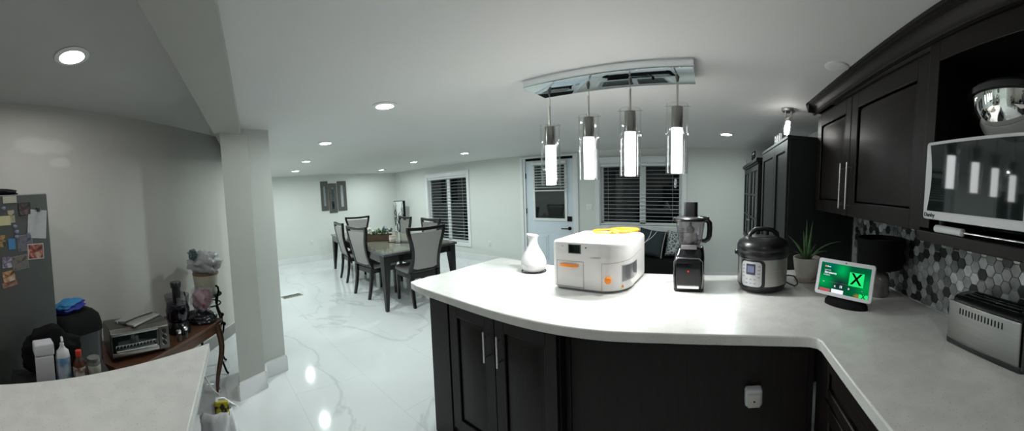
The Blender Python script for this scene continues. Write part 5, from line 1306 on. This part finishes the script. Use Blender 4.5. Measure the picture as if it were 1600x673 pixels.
# juicer
t = thing('juicer', 'juicer with violet-grey clear jug and black feed chute on the side table', 'juicer', at(1.62, 1.80, TH + .001), NR + PI)
b = B(); lathe(b, [(0, 0), (.085, 0), (.09, .012), (.082, .06), (.07, .085), (0, .085)], 40, cap=False); obj('motor_base', b, 'gloss_black', t)
b = B(); lathe(b, [(.0, .086), (.07, .086), (.088, .11), (.092, .17), (.080, .215), (.078, .215), (.088, .17), (.084, .112), (0, .092)], 44, cap=False); obj('juice_bowl', b, 'purple_jug', t)
b = B(); lathe(b, [(0, .10), (.05, .10), (.07, .19), (0, .20)], 28, cap=False); obj('filter_basket', b, mat('violet_basket', (.06, .055, .085), .3), t)
b = B(); lathe(b, [(.078, .214), (.088, .216), (.095, .28), (.092, .28), (.083, .222), (0.03, .222)], 44, cap=False); obj('clear_lid', b, 'smoke', t)
b = B(); lathe(b, [(0, .222), (.032, .222), (.032, .33), (.040, .335), (.042, .37), (.038, .376), (0, .376)], 32, cap=False); obj('feed_chute', b, 'black', t)
b = B(); tube(b, [(-.080, -.02, .19), (-.125, -.03, .18), (-.13, -.03, .12), (-.085, -.02, .10)], .008, 8); obj('handle', b, 'purple_jug', t)
b = B(); tube(b, [(.094, 0, .275), (.11, 0, .20), (.10, 0, .08)], .006, 8); obj('lid_clamp', b, 'gloss_black', t)
# black cloth and pink bag on the right end of the table
b = B(); blob(b, (0, 0, .03), (.115, .13, .055), 6, .25, 4, 2.0, flat_bottom=0); tag(obj('black_bag', b, mat('shiny_black_bag', (.010, .010, .016), .22), None, at(1.62, 2.07, TH + .001), rotz=NR, smooth=80), 'glossy black plastic bag bundled on the right end of the side table', 'bag')
t = thing('clear_bag', 'clear plastic bag of dark pink fabric on the bundled black bag', 'bag', at(1.60, 2.085, TH + .082), NR)
b = B(); blob(b, (0, 0, .09), (.085, .07, .085), 9, .35, 3, 2.4, flat_bottom=.002); obj('pink_contents', b, mat('dark_pink_cloth', (.24, .035, .065), .7, var=.4, scale=25), t, smooth=80)
b = B(); blob(b, (0, 0, .095), (.10, .085, .105), 12, .38, 4, 2.6, flat_bottom=.0); obj('clear_film', b, film('clear_bag_film', (.55, .55, .60), .28, .12), t, smooth=80)

# black lidded bin between table and fridge
BC = at(1.66, .905)
t = thing('waste_bin', 'tall black rounded bin between the fridge and the toaster oven', 'bin', (BC[0], BC[1], 0), NR)
b = B(); loft(b, [[(x, y, z) for x, y in rrect(-.145 * s, .145 * s, -.16 * s, .16 * s, .06 * s, 6)] for z, s in ((0, .86), (.02, .9), (.84, 1.0), (.88, 1.02))]); obj('bin_body', b, 'black', t, smooth=50)
b = B(); loft(b, [[(x, y, z) for x, y in rrect(-.145 * s, .145 * s, -.16 * s, .16 * s, .06 * s, 6)] for z, s in ((.88, 1.05), (.91, 1.04), (.96, .97), (.985, .8), (.990, .4))]); obj('lid', b, 'matte_black', t, smooth=60)
t = thing('folded_cloth', 'bright blue folded cloth in two shades on the black bin lid', 'cloth', at(1.62, .90, .992), NR + PI + .25)
b = B(); blob(b, (0, 0, .018), (.10, .07, .022), 5, .3, 3, 2.5, flat_bottom=0, m=rot(-.15, 'Y')); obj('blue_layer', b, mat('royal_blue_cloth', (.005, .02, .22), .6), t, smooth=80)
b = B(); blob(b, (-.015, 0, .040), (.085, .06, .022), 8, .35, 3, 2.2, m=rot(-.12, 'Y')); obj('light_blue_layer', b, mat('sky_blue_cloth', (.02, .19, .42), .6), t, smooth=80)
# slim cart right behind the counter
e1 = Vector((-.855, -.518, 0)); e2 = Vector((.518, -.855, 0))
ct0 = e1 * 1.40 + e2 * (-.09)
CR = math.atan2(-.855, .518)
t = thing('slim_cart', 'slim black cart behind the nook counter carrying the bottles and box', 'cart', (ct0.x, ct0.y, 0), CR)
for z_ in (.82, .30): b = B(); box(b, -.21, .21, -.10, .10, z_, z_ + .02); obj('shelf', b, 'black', t, bevel=.004)
for x in (-.2, .2):
    for y in (-.09, .09): b = B(); cyl(b, x, y, .0, .82, .008, n=12); obj('post', b, 'black', t)
def ct(s, off, z=.841): p = e1 * off + e2 * s; return (p.x, p.y, z)
mb = mat('white_card', (.47, .47, .48), .5)
b = B(); rbox(b, -.038, .038, -.035, .035, 0, .118, .004); tag(obj('white_box', b, mb, None, ct(-.028, 1.35), rotz=CR), 'plain white carton at the left end of the row behind the nook counter', 'box')
b = B(); rbox(b, -.042, .040, -.032, .035, 0, .050, .008); tag(obj('tissue_pack', b, mat('white_tissue', (.50, .50, .53), .8), None, ct(-.026, 1.35, .960), rotz=CR + .12), 'soft white tissue pack lying on the white carton', 'tissue pack')
t = thing('pump_bottle', 'white lotion pump bottle with pale blue label behind the nook counter', 'bottle', ct(-.105, 1.345), CR)
b = B(); loft(b, [[(.030 * s * math.cos(a), .022 * s * math.sin(a), z) for a in [2 * PI * k / 28 for k in range(28)]] for z, s in ((0, .92), (.006, 1), (.10, 1.0), (.125, .85), (.135, .45), (.14, .4))]); obj('bottle_body', b, mat('bottle_white', (.58, .59, .60), .3), t, smooth=60)
b = B(); loft(b, [[(.0308 * math.cos(a), .0228 * math.sin(a), z) for a in [2 * PI * k / 28 for k in range(28)]] for z in (.02, .10)]); obj('bottle_label', b, picmat('blue_label', [(.12, .25, .42), (.35, .42, .48), (.5, .5, .52)], 18), t, smooth=60)
b = B(); cyl(b, 0, 0, .14, .155, .009); cyl(b, 0, 0, .155, .178, .004); tube(b, [(0, 0, .178), (-.0, .022, .180), (-.0, .034, .172)], .005, 8); obj('pump_head', b, bpy.data.materials['bottle_white'], t)
t = thing('sauce_bottle', 'small brown sauce bottle with red cap behind the nook counter', 'bottle', ct(-.170, 1.34), CR)
b = B(); lathe(b, [(0, 0), (.024, 0), (.026, .005), (.026, .065), (.014, .088), (.011, .098), (0, .098)], 28, cap=False); obj('bottle_body', b, mat('brown_sauce', (.07, .02, .012), .2), t)
b = B(); lathe(b, [(.0262, .012), (.0266, .013), (.0266, .055), (.0262, .056)], 28, cap=False); obj('bottle_label', b, picmat('cream_label', [(.15, .05, .03), (.45, .42, .38), (.5, .48, .44)], 30), t)
b = B(); lathe(b, [(0, .096), (.013, .096), (.013, .118), (0, .12)], 20, cap=False); obj('cap', b, mat('red_cap', (.45, .03, .01), .4), t)
t = thing('glass_jar', 'small glass jar with pale label right of the red-capped bottle', 'jar', ct(-.215, 1.385), CR) if False else thing('glass_jar', 'small glass jar with pale label right of the red-capped bottle', 'jar', ct(-.232, 1.345), CR)
b = B(); lathe(b, [(0, 0), (.026, 0), (.028, .006), (.028, .060), (.024, .066), (0, .066)], 28, cap=False); obj('jar_body', b, mat('grey_jar', (.13, .13, .11), .2), t)
b = B(); lathe(b, [(.0282, .012), (.0287, .013), (.0287, .050), (.0282, .051)], 28, cap=False); obj('jar_label', b, picmat('jar_label', [(.2, .2, .15), (.42, .42, .36)], 40), t)
b = B(); lathe(b, [(0, .064), (.027, .064), (.027, .078), (0, .079)], 28, cap=False); obj('lid', b, mat('jar_lid', (.18, .18, .17), .4, .5), t)
pbg = ct(-.06, 1.452)
b = B(); blob(b, (0, 0, .09), (.13, .042, .105), 14, .28, 4, 2.0, flat_bottom=0)
tag(obj('black_bag', b, 'matte_black', None, pbg, rotz=CR, smooth=80), 'slumped matt black bag between the fridge and the black bin', 'bag')
